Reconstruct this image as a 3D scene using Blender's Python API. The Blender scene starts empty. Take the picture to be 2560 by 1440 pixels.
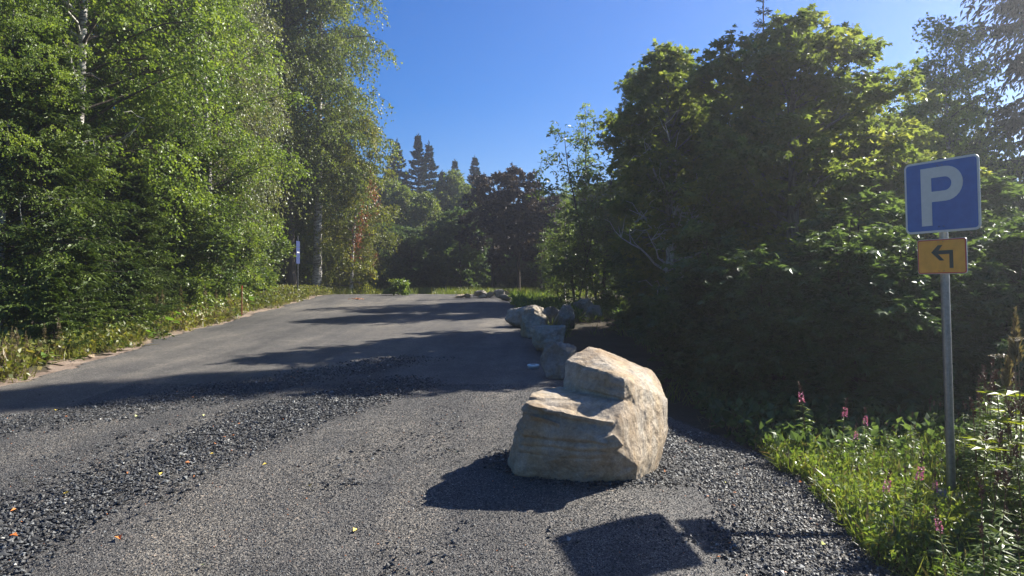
import bpy, bmesh, math, random
import numpy as np
from mathutils import Vector, Matrix
R = math.radians
sc = bpy.context.scene
COL = sc.collection

# ------------------------------------------------------------------ camera, sky, sun, exposure
EYE, FPX, HOR = 1.65, 1770.0, 700.0
cam = bpy.data.objects.new('camera', bpy.data.cameras.new('camera'))
COL.objects.link(cam); sc.camera = cam
cam.location = (0, 0, EYE); cam.rotation_euler = (R(90), 0, 0)
cam.data.sensor_width = 36; cam.data.lens = 36 * FPX / 2560
cam.data.shift_y = (HOR - 720) / 2560
cam.data.clip_start = 0.05; cam.data.clip_end = 3000
SUN = Vector((2.84, 1.51, 2.36)).normalized()          # towards the sun
w = bpy.data.worlds.new('World'); sc.world = w; w.use_nodes = True
wn = w.node_tree.nodes; wl = w.node_tree.links
sky = wn.new('ShaderNodeTexSky'); sky.sky_type = 'NISHITA'; sky.sun_disc = False
sky.sun_elevation = math.asin(SUN.z); sky.sun_rotation = math.atan2(SUN.x, SUN.y)
sky.air_density = 1.0; sky.dust_density = 0.35; sky.ozone_density = 6.0; sky.altitude = 100
hs = wn.new('ShaderNodeHueSaturation'); hs.inputs['Saturation'].default_value = 1.42; hs.inputs['Hue'].default_value = 0.512
wl.new(sky.outputs[0], hs.inputs['Color']); wl.new(hs.outputs[0], wn['Background'].inputs[0]); wn['Background'].inputs[1].default_value = 0.05
sl = bpy.data.lights.new('sun', 'SUN'); sl.energy = 5.0; sl.angle = R(0.53); sl.color = (1, .95, .86)
so = bpy.data.objects.new('sun', sl); COL.objects.link(so)
so.rotation_euler = SUN.to_track_quat('Z', 'Y').to_euler()
sc.view_settings.view_transform = 'Standard'; sc.view_settings.look = 'None'
sc.view_settings.exposure = 1.55; sc.view_settings.gamma = 1
cy = sc.cycles
cy.max_bounces = 6; cy.diffuse_bounces = 3; cy.glossy_bounces = 2; cy.transmission_bounces = 4
cy.transparent_max_bounces = 8; cy.use_denoising = True; cy.caustics_reflective = False; cy.caustics_refractive = False
sc.render.film_transparent = False

# ------------------------------------------------------------------ helpers
def PX(px, py, y):                                       # photo pixel at depth y -> world point
    return ((px - 1280) / FPX * y, y, EYE - (py - HOR) / FPX * y)
def tag(o, label=None, cat=None, group=None, kind=None):
    if label: o['label'] = label
    if cat: o['category'] = cat
    if group: o['group'] = group
    if kind: o['kind'] = kind
    return o
def empty(name, loc, rz=0):
    o = bpy.data.objects.new(name, None); COL.objects.link(o)
    o.location = loc; o.rotation_euler = (0, 0, rz); o.empty_display_size = .2
    return o
def dup(root, loc, rz=0, s=1.0):
    r = root.copy(); COL.objects.link(r); r.location = loc; r.rotation_euler = (0, 0, rz); r.scale = (s, s, s)
    for ch in list(root.children):
        c = ch.copy(); COL.objects.link(c); c.parent = r
        for g in list(ch.children):
            d = g.copy(); COL.objects.link(d); d.parent = c
    return r
class MB:
    def __init__(s): s.v = []; s.f = []; s.t = []; s.n = 0
    def add(s, v, f, t=None):
        v = np.asarray(v, float).reshape(-1, 3); f = np.asarray(f, np.int64)
        s.v.append(v); s.f.append(f + s.n); s.n += len(v)
        s.t.append(np.full(len(f), .5) if t is None else np.asarray(t, float))
    def build(s, name, mat, parent=None, smooth=False):
        me = bpy.data.meshes.new(name)
        v = np.concatenate(s.v)
        me.vertices.add(len(v)); me.vertices.foreach_set('co', v.astype(np.float32).ravel())
        sizes = np.concatenate([np.full(len(f), f.shape[1], np.int32) for f in s.f])
        lv = np.concatenate([f.ravel() for f in s.f]).astype(np.int32)
        me.loops.add(len(lv)); me.loops.foreach_set('vertex_index', lv)
        me.polygons.add(len(sizes))
        me.polygons.foreach_set('loop_start', np.concatenate([[0], np.cumsum(sizes)[:-1]]).astype(np.int32))
        me.polygons.foreach_set('use_smooth', np.full(len(sizes), smooth, bool))
        me.update(calc_edges=True); me.validate()
        if len(me.polygons) == len(sizes):
            a = me.attributes.new('tint', 'FLOAT', 'FACE'); a.data.foreach_set('value', np.concatenate(s.t).astype(np.float32))
        me.materials.append(mat)
        o = bpy.data.objects.new(name, me); COL.objects.link(o); o.parent = parent
        return o
def norm(a): return a / np.maximum(np.linalg.norm(a, axis=-1, keepdims=True), 1e-9)
def tube(B, pts, rad, sides=6, t=.5):
    pts = np.asarray(pts, float); n = len(pts); rad = np.asarray(rad, float) * np.ones(n)
    d = norm(np.gradient(pts, axis=0)); ref = np.array([.93, .31, .2]); 
    if abs(np.dot(norm(pts[-1] - pts[0]), ref)) > .9: ref = np.array([0, .2, 1.])
    a = norm(np.cross(d, ref)); b = np.cross(d, a)
    an = np.linspace(0, 2 * np.pi, sides, endpoint=False)
    ring = (a[:, None] * np.cos(an)[None, :, None] + b[:, None] * np.sin(an)[None, :, None]) * rad[:, None, None] + pts[:, None]
    i = np.arange(n - 1)[:, None] * sides; j = np.arange(sides)[None]; k = (j + 1) % sides
    f = np.stack([i + j, i + k, i + sides + k, i + sides + j], -1).reshape(-1, 4)
    B.add(ring.reshape(-1, 3), f, np.full(len(f), t))
def tubes(B, P, r0, r1, sides=3):                        # many equal-length polylines at once, P (m,n,3)
    m, n, _ = P.shape
    if m == 0: return
    d = norm(np.gradient(P, axis=1)); a = norm(np.cross(d, np.array([.31, .93, .2]))); b = np.cross(d, a)
    an = np.linspace(0, 2 * np.pi, sides, endpoint=False)
    rad = (np.asarray(r0).reshape(-1, 1) * np.linspace(1, 0, n)[None] + np.asarray(r1).reshape(-1, 1) * np.linspace(0, 1, n)[None])
    rad = rad * np.ones((m, n))
    ring = (a[:, :, None] * np.cos(an)[None, None, :, None] + b[:, :, None] * np.sin(an)[None, None, :, None]) * rad[:, :, None, None] + P[:, :, None]
    i = (np.arange(m)[:, None, None] * n + np.arange(n - 1)[None, :, None]) * sides
    j = np.arange(sides)[None, None]; k = (j + 1) % sides
    f = np.stack([i + j, i + k, i + sides + k, i + sides + j], -1).reshape(-1, 4)
    B.add(ring.reshape(-1, 3), f)
def vnoise(p, seed=0):
    i = np.floor(p).astype(np.int64); f = p - i; f = f * f * (3 - 2 * f); out = 0
    def h(a):
        n = (a[..., 0] * 374761393 + a[..., 1] * 668265263 + a[..., 2] * 2147483647 + seed * 974634777) & 0xffffffff
        n = ((n ^ (n >> 13)) * 1274126177) & 0xffffffff
        return ((n ^ (n >> 16)) & 0xffff) / 65535.0
    for dx in (0, 1):
        for dy in (0, 1):
            for dz in (0, 1):
                wgt = (f[..., 0] if dx else 1 - f[..., 0]) * (f[..., 1] if dy else 1 - f[..., 1]) * (f[..., 2] if dz else 1 - f[..., 2])
                out = out + wgt * h(i + np.array([dx, dy, dz]))
    return out * 2 - 1
def fbm(p, oct=4, seed=0):
    o = 0; a = 1; s = 0
    for k in range(oct): o = o + a * vnoise(p * 2 ** k, seed + k); s += a; a *= .5
    return o / s
def sstep(a, b, x): t = np.clip((x - a) / (b - a), 0, 1); return t * t * (3 - 2 * t)

# ------------------------------------------------------------------ materials
class NT:
    def __init__(s, name):
        s.m = bpy.data.materials.new(name); s.m.use_nodes = True; s.t = s.m.node_tree
        s.n = s.t.nodes; s.l = s.t.links; s.p = s.n['Principled BSDF']; s.out = s.n['Material Output']
        s.p.inputs['Specular IOR Level'].default_value = .3
    def node(s, t, **k):
        x = s.n.new('ShaderNode' + t)
        for a, b in k.items():
            if hasattr(x, a): setattr(x, a, b)
            else: x.inputs[a].default_value = b
        return x
    def noise(s, scale, det=4, rough=.6, vec=None, typ='TexNoise'):
        x = s.node(typ); x.inputs['Scale'].default_value = scale
        if typ == 'TexNoise': x.inputs['Detail'].default_value = det; x.inputs['Roughness'].default_value = rough
        s.l.new(vec or s.coord(), x.inputs['Vector']); return x
    def coord(s):
        if not hasattr(s, 'c'): s.c = s.node('TexCoord').outputs['Object']
        return s.c
    def mapped(s, scale, rot=(0, 0, 0)):
        m = s.node('Mapping'); m.inputs['Scale'].default_value = scale; m.inputs['Rotation'].default_value = rot
        s.l.new(s.coord(), m.inputs['Vector']); return m.outputs[0]
    def ramp(s, src, stops):
        r = s.node('ValToRGB'); e = r.color_ramp.elements
        while len(e) < len(stops): e.new(.5)
        for i, (p, c) in enumerate(stops):
            e[i].position = p; e[i].color = (*c, 1) if not isinstance(c, (int, float)) else (c, c, c, 1)
        s.l.new(src, r.inputs[0]); return r.outputs[0]
    def mix(s, fac, a, b, mode='MIX'):
        m = s.node('Mix', data_type='RGBA', blend_type=mode)
        for v, i in ((fac, 0), (a, 6), (b, 7)):
            if isinstance(v, (int, float)): m.inputs[i].default_value = v
            elif isinstance(v, tuple): m.inputs[i].default_value = (*v, 1)
            else: s.l.new(v, m.inputs[i])
        return m.outputs[2]
    def bump(s, h, strength=.5, dist=.02, nrm=None):
        b = s.node('Bump'); b.inputs['Strength'].default_value = strength; b.inputs['Distance'].default_value = dist
        s.l.new(h, b.inputs['Height'])
        if nrm: s.l.new(nrm, b.inputs['Normal'])
        return b.outputs[0]
    def base(s, c): 
        if isinstance(c, tuple): s.p.inputs['Base Color'].default_value = (*c, 1)
        else: s.l.new(c, s.p.inputs['Base Color'])
    def rough(s, r): s.p.inputs['Roughness'].default_value = r
def leafmat(name, c0, c1, c2, trans=.4, gloss=.4, rough=.42, tcol=1.5):
    M = NT(name)
    at = M.node('Attribute', attribute_name='tint')
    oi = M.node('ObjectInfo')
    col = M.ramp(at.outputs['Fac'], [(0, c0), (.55, c1), (1, c2)])
    nz = M.noise(.8, 2)
    col = M.mix(1.0, col, M.ramp(nz.outputs['Fac'], [(.3, (.62, .68, .7)), (.7, (1.32, 1.22, .95))]), 'MULTIPLY')
    M.base(col); M.rough(rough); M.p.inputs['Specular IOR Level'].default_value = gloss
    tr = M.node('BsdfTranslucent')
    M.l.new(M.mix(1.0, col, (tcol * 1.1, tcol * 1.1, tcol * .55), 'MULTIPLY'), tr.inputs[0])
    mx = M.node('MixShader'); mx.inputs[0].default_value = trans
    M.l.new(M.p.outputs[0], mx.inputs[1]); M.l.new(tr.outputs[0], mx.inputs[2]); M.l.new(mx.outputs[0], M.out.inputs[0])
    return M.m
def flat(name, c, rough=.5, metal=0, spec=.4, nsc=0, namt=.1):
    M = NT(name); M.rough(rough); M.p.inputs['Metallic'].default_value = metal; M.p.inputs['Specular IOR Level'].default_value = spec
    if nsc:
        n = M.noise(nsc, 4)
        M.base(M.mix(1.0, c, M.ramp(n.outputs['Fac'], [(.3, 1 - namt), (.7, 1 + namt)]), 'MULTIPLY'))
        M.l.new(M.bump(n.outputs['Fac'], .15, .003), M.p.inputs['Normal'])
    else: M.base(c)
    return M.m
def mat_gravel():
    M = NT('gravel_road'); M.rough(.75)
    v1 = M.noise(75, typ='TexVoronoi'); v2 = M.noise(190, typ='TexVoronoi')
    big = M.noise(.55, 5); med = M.noise(4, 4)
    hsv = M.node('SeparateColor'); M.l.new(v2.outputs['Color'], hsv.inputs[0])
    c = M.ramp(hsv.outputs[0], [(0, (.019, .018, .017)), (.5, (.062, .059, .055)), (.85, (.135, .128, .118)), (1, (.33, .31, .27))])
    sv = M.node('SeparateColor'); M.l.new(v1.outputs['Color'], sv.inputs[0])
    c1 = M.ramp(sv.outputs[1], [(0, (.027, .026, .025)), (.7, (.082, .078, .073)), (.96, (.155, .148, .135)), (1, (.32, .25, .19))])
    c = M.mix(.45, c, c1)
    c = M.mix(1.0, c, M.ramp(big.outputs['Fac'], [(.35, (.82, .82, .84)), (.65, (1.3, 1.26, 1.2))]), 'MULTIPLY')
    c = M.mix(1.0, c, M.ramp(med.outputs['Fac'], [(.3, .85), (.7, 1.15)]), 'MULTIPLY')
    trk = M.noise(1.0, 3, .6, M.mapped((1.1, .16, 1), (0, 0, .22)))
    c = M.mix(1.0, c, M.ramp(trk.outputs['Fac'], [(.36, (.68, .69, .71)), (.5, (1, 1, 1)), (.64, (1.4, 1.36, 1.28))]), 'MULTIPLY')
    M.base(c)
    b = M.bump(v1.outputs['Distance'], .6, .008); b = M.bump(v2.outputs['Distance'], .7, .004, b)
    M.l.new(b, M.p.inputs['Normal'])
    return M.m
def mat_stones():
    M = NT('crushed_stone'); M.rough(.55)
    at = M.node('Attribute', attribute_name='tint')
    c = M.ramp(at.outputs['Fac'], [(0, (.016, .0165, .017)), (.45, (.055, .056, .056)), (.8, (.145, .148, .142)), (.93, (.24, .25, .24)), (.975, (.4, .36, .3)), (1, (.42, .16, .06))])
    n = M.noise(120, 3); M.base(M.mix(1.0, c, M.ramp(n.outputs['Fac'], [(.3, .8), (.7, 1.2)]), 'MULTIPLY'))
    return M.m
def mat_soil():
    M = NT('soil'); M.rough(.95); n = M.noise(1.1, 6, .7); n2 = M.noise(30, 5, .7)
    c = M.ramp(n.outputs['Fac'], [(.3, (.03, .028, .018)), (.5, (.06, .045, .028)), (.7, (.045, .05, .022))])
    c = M.mix(1.0, c, M.ramp(n2.outputs['Fac'], [(.3, .55), (.7, 1.5)]), 'MULTIPLY'); M.base(c)
    M.l.new(M.bump(n2.outputs['Fac'], .8, .03), M.p.inputs['Normal']); return M.m
def mat_sand():
    M = NT('sandy_edge'); M.rough(.95); n = M.noise(2.5, 6, .7); n2 = M.noise(60, 4, .7)
    c = M.ramp(n.outputs['Fac'], [(.3, (.1, .07, .05)), (.5, (.21, .155, .115)), (.7, (.3, .24, .185))])
    c = M.mix(1.0, c, M.ramp(n2.outputs['Fac'], [(.3, .6), (.7, 1.35)]), 'MULTIPLY'); M.base(c)
    M.l.new(M.bump(n2.outputs['Fac'], .8, .02), M.p.inputs['Normal']); return M.m
def mat_rock(name, ca, cb, cc, streak=True):
    M = NT(name); M.rough(.8)
    n1 = M.noise(2.2, 6, .65); n2 = M.noise(14, 8, .7); n3 = M.noise(6, 6, .7, M.mapped((1, 1, .25), (.2, .3, 0))); n4 = M.noise(70, 4, .7)
    c = M.ramp(n1.outputs['Fac'], [(.3, ca), (.5, cb), (.68, cc)])
    c = M.mix(1.0, c, M.ramp(n2.outputs['Fac'], [(.3, .62), (.5, 1.0), (.7, 1.3)]), 'MULTIPLY')
    c = M.mix(1.0, c, M.ramp(n3.outputs['Fac'], [(.35, (1.0, .86, .66)), (.6, (1, 1, 1))]), 'MULTIPLY')
    c = M.mix(1.0, c, M.ramp(n4.outputs['Fac'], [(.3, .8), (.7, 1.15)]), 'MULTIPLY')
    M.base(c)
    n5 = M.noise(34, 6, .8)
    b = M.bump(n2.outputs['Fac'], .8, .03); b = M.bump(n5.outputs['Fac'], .8, .016, b); b = M.bump(n4.outputs['Fac'], .7, .006, b); b = M.bump(n3.outputs['Fac'], .2, .02, b)
    M.l.new(b, M.p.inputs['Normal']); return M.m
def mat_birchbark():
    M = NT('birch_bark'); M.rough(.7)
    n = M.noise(3, 5, .7, M.mapped((1.5, 1.5, 9))); n2 = M.noise(1.2, 4, .6, M.mapped((1, 1, 1.4)))
    c = M.ramp(n.outputs['Fac'], [(.42, (.05, .045, .04)), (.5, (.48, .45, .41)), (.8, (.66, .63, .58))])
    c = M.mix(M.ramp(n2.outputs['Fac'], [(.5, 0.), (.62, .85)]), c, (.07, .062, .05)); M.base(c)
    M.l.new(M.bump(n.outputs['Fac'], .4, .01), M.p.inputs['Normal']); return M.m
def mat_bark(name, a, b):
    M = NT(name); M.rough(.9); n = M.noise(8, 6, .7, M.mapped((2, 2, .5)))
    M.base(M.ramp(n.outputs['Fac'], [(.35, a), (.65, b)])); M.l.new(M.bump(n.outputs['Fac'], .8, .02), M.p.inputs['Normal']); return M.m
GRAVEL = mat_gravel(); STONES = mat_stones(); SOIL = mat_soil(); SAND = mat_sand()
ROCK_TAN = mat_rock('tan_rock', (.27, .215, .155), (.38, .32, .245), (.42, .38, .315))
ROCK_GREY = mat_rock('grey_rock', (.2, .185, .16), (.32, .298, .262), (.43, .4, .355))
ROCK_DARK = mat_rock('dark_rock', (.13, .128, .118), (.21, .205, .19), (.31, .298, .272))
BIRCHBARK = mat_birchbark()
BARK = mat_bark('brown_bark', (.035, .028, .022), (.11, .09, .07)); LICHEN = mat_bark('lichen_bark', (.09, .085, .075), (.26, .25, .22))
L_BIRCH = leafmat('birch_leaf', (0.0874, 0.1336, 0.0259), (0.1548, 0.2258, 0.0407), (0.2746, 0.3286, 0.0647), gloss=.42)
L_GREYBIRCH = leafmat('weeping_birch_leaf', (0.095, 0.1217, 0.0502), (0.1615, 0.1868, 0.0784), (0.2851, 0.2761, 0.1331), .3, .55)
L_BIRCHFAR = leafmat('tall_birch_leaf', (0.0724, 0.1079, 0.0287), (0.1281, 0.1652, 0.043), (0.2066, 0.235, 0.0647), .4, .35)
L_YELLOW = leafmat('yellowing_leaf', (.09, .12, .02), (.16, .18, .03), (.26, .22, .04), .4)
L_SHRUB = leafmat('shrub_leaf', (0.062, 0.1, 0.024), (0.1137, 0.1667, 0.039), (0.2066, 0.2501, 0.0676), .35, .42)
L_MAPLE = leafmat('maple_leaf', (0.0717, 0.1001, 0.0298), (0.1165, 0.1502, 0.0468), (0.215, 0.2145, 0.064), .5, .22, tcol=2.0)
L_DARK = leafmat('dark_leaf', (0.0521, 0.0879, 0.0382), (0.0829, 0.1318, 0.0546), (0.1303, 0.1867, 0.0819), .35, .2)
L_PURPLE = leafmat('purple_leaf', (0.0194, 0.0155, 0.0177), (0.0398, 0.0265, 0.0265), (0.0751, 0.0553, 0.0442), .3, .4, tcol=1.2)
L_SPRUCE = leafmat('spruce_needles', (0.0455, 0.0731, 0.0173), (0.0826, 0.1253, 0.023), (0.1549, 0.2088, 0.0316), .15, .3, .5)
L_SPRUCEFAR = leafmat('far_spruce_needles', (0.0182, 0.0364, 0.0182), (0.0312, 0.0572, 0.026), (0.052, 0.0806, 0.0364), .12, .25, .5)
L_BROWN = leafmat('dead_leaf', (.16, .05, .02), (.24, .085, .035), (.3, .12, .05), .3, tcol=1.0)
L_WEED = leafmat('weed_leaf', (0.0731, 0.1279, 0.0313), (0.138, 0.1989, 0.0489), (0.2436, 0.27, 0.0783), .4)
L_GRASS = leafmat('grass_blade', (0.0806, 0.1254, 0.0281), (0.1411, 0.1824, 0.0437), (0.2688, 0.228, 0.0936), .4)
L_VERGE = leafmat('verge_blade', (.1, .12, .025), (.17, .165, .045), (.27, .22, .1), .35)
L_VERGEWEED = leafmat('verge_weed_leaf', (.07, .09, .02), (.14, .16, .035), (.24, .2, .07), .4)
L_DRY = leafmat('dry_stalk', (.13, .1, .06), (.2, .16, .1), (.3, .25, .17), .3, tcol=1.0)
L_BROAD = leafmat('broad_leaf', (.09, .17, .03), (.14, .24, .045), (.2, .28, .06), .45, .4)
L_LIME = leafmat('lime_leaf', (.15, .19, .015), (.2, .23, .02), (.27, .26, .025), .5, .2)
PINK = leafmat('pink_petal', (.42, .11, .34), (.55, .17, .44), (.65, .3, .55), .4, tcol=.8)
STEM = flat('plant_stem', (.09, .08, .03), .6); REDSTEM = flat('red_stem', (.13, .06, .03), .6)

# ------------------------------------------------------------------ terrain
def road_edge_r(y): return np.interp(y, [0, 5.3, 10, 16, 27, 32], [1.2, 1.15, .85, .45, -.4, -1.2])
def road_edge_l(y): return np.interp(y, [0, 9, 14.5, 25, 31, 34, 60], [-5.9, -6.5, -7.2, -7.6, -7.9, -14, -40])
def prof(y):
    yy = np.array([-20, 2, 3.2, 4.3, 5.3, 6.2, 8.5, 12, 18, 25, 28.5, 31, 36, 45, 60, 200]); zz = np.array([-.4, -.4, -.22, -.03, .12, .19, .26, .36, .56, .86, 1.0, 1.03, .93, .8, .75, .75])
    return np.interp(y, yy, zz)
def H(x, y):
    x = np.asarray(x, float); y = np.asarray(y, float)
    z = np.where(y < 6, prof(y), (prof(y - .5) + prof(y) + prof(y + .5) + prof(y - 1.) + prof(y + 1.)) / 5)
    e = road_edge_r(y)
    drop = np.interp(y, [0, 6, 11, 16, 25, 40], [.42, .42, .55, .4, .25, .1])
    z = z - drop * sstep(e - .45, e + 1.6, x) * (1 - sstep(32, 36, y))
    z = z + .02 * sstep(e + 1.7, e + 3.0, x) * (1 - sstep(7, 9, y))
    l = road_edge_l(y)
    z = z + .12 * sstep(l, l - 1.0, x) * (y < 60)
    p = np.stack([x * .9, y * .9, x * 0], -1)
    off = sstep(0, 1.5, np.maximum(l - x, x - e - 1.2))
    z = z + fbm(p, 3, 5) * (.012 + .07 * off)
    return z
def Hs(x, y): return float(H(np.array([x]), np.array([y]))[0])
def G(px, py):                                           # photo pixel -> point on the terrain
    dx, dz = (px - 1280) / FPX, -(py - HOR) / FPX
    ys = np.linspace(2.5, 70, 4000); d = EYE + dz * ys - H(dx * ys, ys)
    k = np.argmax(d < 0); y = ys[k] if d.min() < 0 else 45.
    return (dx * y, y, Hs(dx * y, y))
xs = np.concatenate([np.linspace(-140, -20, 20), np.linspace(-19, -9, 26), np.arange(-8.8, 6, .07), np.linspace(6.2, 20, 40), np.linspace(22, 140, 20)])
ys_ = np.concatenate([np.linspace(-30, 1, 10), np.arange(1.5, 16, .08), np.arange(16, 34, .2), np.linspace(34.5, 70, 50), np.linspace(75, 260, 20)])
X, Y = np.meshgrid(xs, ys_); Z = H(X, Y)
nx, ny = len(xs), len(ys_)
ii = (np.arange(ny - 1)[:, None] * nx + np.arange(nx - 1)[None]); F = np.stack([ii, ii + 1, ii + nx + 1, ii + nx], -1).reshape(-1, 4)
cx = X.ravel()[F].mean(1); cyy = Y.ravel()[F].mean(1)
edge_n = fbm(np.stack([cx * 1.6, cyy * 1.6, cx * 0], -1), 4, 11)
er = road_edge_r(cyy) + np.interp(cyy, [0, 5, 6.2, 7.4, 9.4, 12, 30], [1.5, 1.5, 1.65, 1.75, 1.3, .7, .3])
inroad = (cx < er + edge_n * .25) & (cx > road_edge_l(cyy) + edge_n * .3) & (cyy < 33 + edge_n) & (cyy > -20)
sandy = (~inroad) & (cx < -6) & (cx > road_edge_l(cyy) - .35 + edge_n * .6) & (cyy < 31)
V = np.stack([X, Y, Z], -1).reshape(-1, 3)
def sheet(name, mask, mat, dz):
    B = MB(); f = F[mask]; u, inv = np.unique(f, return_inverse=True); B.add(V[u] + [0, 0, dz], inv.reshape(f.shape))
    o = B.build(name, mat, smooth=True); tag(o, kind='structure'); return o
sheet('ground', np.ones(len(F), bool), SOIL, -.03)
sheet('gravel_road', inroad, GRAVEL, 0)
sheet('sandy_verge', sandy, SAND, -.008)

# ------------------------------------------------------------------ loose crushed stone
def stones(name, xy, size, seed, label, lift=.0):
    r = np.random.default_rng(seed); n = len(xy)
    base = np.array([[1, 0, 0], [-1, 0, 0], [0, 1, 0], [0, -1, 0], [0, 0, 1], [0, 0, -1.]])
    fc = np.array([[0, 2, 4], [2, 1, 4], [1, 3, 4], [3, 0, 4], [2, 0, 5], [1, 2, 5], [3, 1, 5], [0, 3, 5]])
    v = base[None] + r.uniform(-.38, .38, (n, 6, 3)); v = v * (size[:, None, None]) * np.stack([r.uniform(.7, 1.3, n), r.uniform(.5, 1, n), r.uniform(.3, .65, n)], -1)[:, None]
    q = norm(np.stack([r.normal(0, .35, n), r.normal(0, .35, n), r.normal(size=n) * 3, r.normal(size=n) * 3], -1)); x, y, z, w_ = q.T
    Rm = np.stack([1 - 2 * (y * y + z * z), 2 * (x * y - z * w_), 2 * (x * z + y * w_), 2 * (x * y + z * w_), 1 - 2 * (x * x + z * z), 2 * (y * z - x * w_), 2 * (x * z - y * w_), 2 * (y * z + x * w_), 1 - 2 * (x * x + y * y)], -1).reshape(n, 3, 3)
    v = np.einsum('nij,nkj->nki', Rm, v)
    p = np.column_stack([xy, H(xy[:, 0], xy[:, 1]) + size * .2 + lift * r.random(n)])
    v += p[:, None]
    f = (np.arange(n)[:, None, None] * 6 + fc[None]).reshape(-1, 3)
    t = np.clip(r.beta(2, 3.2, n) + (r.random(n) < .03) * .5, 0, 1); t = np.where(t > .97, .95, t); t[r.random(n) < .003] = 1
    B = MB(); B.add(v.reshape(-1, 3), f, np.repeat(t, 8)); o = B.build(name, STONES)
    return tag(o, label, 'gravel', kind='stuff')
rng = np.random.default_rng(7)
def seg_d(x, y, a, b):
    a = np.array(a); b = np.array(b); t = np.clip(((x - a[0]) * (b - a)[0] + (y - a[1]) * (b - a)[1]) / np.sum((b - a) ** 2), 0, 1)
    return np.hypot(x - a[0] - t * (b - a)[0], y - a[1] - t * (b - a)[1])
def band(x, y, pts):
    d = 9e9
    for a, b in zip(pts[:-1], pts[1:]): d = np.minimum(d, seg_d(x, y, a, b))
    return d
def dens(x, y):
    nz = fbm(np.stack([x * 1.5, y * 1.5, x * 0], -1), 3, 21)
    d1 = band(x, y, [(-4.2, 3.2), (-3.1, 5.0), (-2.55, 7.2), (-1.6, 9.3)]); a = sstep(.78, .2, d1 + nz * .28)
    d2 = band(x, y, [(-6.5, 6), (-4.6, 7.4), (-3.2, 9.3), (-1.6, 11.6)]); b = .55 * sstep(.7, .1, d2 + nz * .35)
    e = road_edge_r(y); c = .85 * sstep(.1, .5, x - e + nz * .3) * (y < 8.5)
    d = .1 * sstep(.2, .45, nz) * sstep(9, 6.5, y)
    ring = .75 * sstep(1.25, .95, np.hypot((x - .62) / .72, (y - 5.85) / .5) + nz * .25)
    e2 = .3 * sstep(.5, .05, band(x, y, [(-5.5, 13.5), (-3.5, 12.6), (0, 14.5)]) + nz * .3)
    return np.clip(np.maximum.reduce([a, b, c, d, ring]), 0, 1)
def inr(x, y): return (x < road_edge_r(y) + np.interp(y, [0, 5, 6.2, 7.4, 9.4, 12], [1.5, 1.5, 1.65, 1.75, 1.3, .6])) & (x > road_edge_l(y))
N = 420000
x = rng.uniform(-8, 4, N); y = 3.3 + 13 * rng.random(N) ** 1.35; k = inr(x, y) & (rng.random(N) < dens(x, y) * np.interp(y, [3, 8, 16], [1, .8, .5]))
k &= np.abs(x) < y * .78
xy = np.stack([x, y], -1)[k]
stones('loose_gravel', xy, rng.uniform(.007, .0185, len(xy)) * np.where(rng.random(len(xy)) < .04, 1.6, 1), 3, 'coarse crushed dark stone lying loose in bands on the road', .012)
N = 300000
x = rng.uniform(-5, 4, N); y = 3.3 + 6 * rng.random(N) ** 1.3; k = inr(x, y) & (np.abs(x) < y * .78)
xy = np.stack([x, y], -1)[k]
stones('fine_gravel', xy, rng.uniform(.0035, .0075, len(xy)), 4, 'fine dark grit packed over the road surface')

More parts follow.
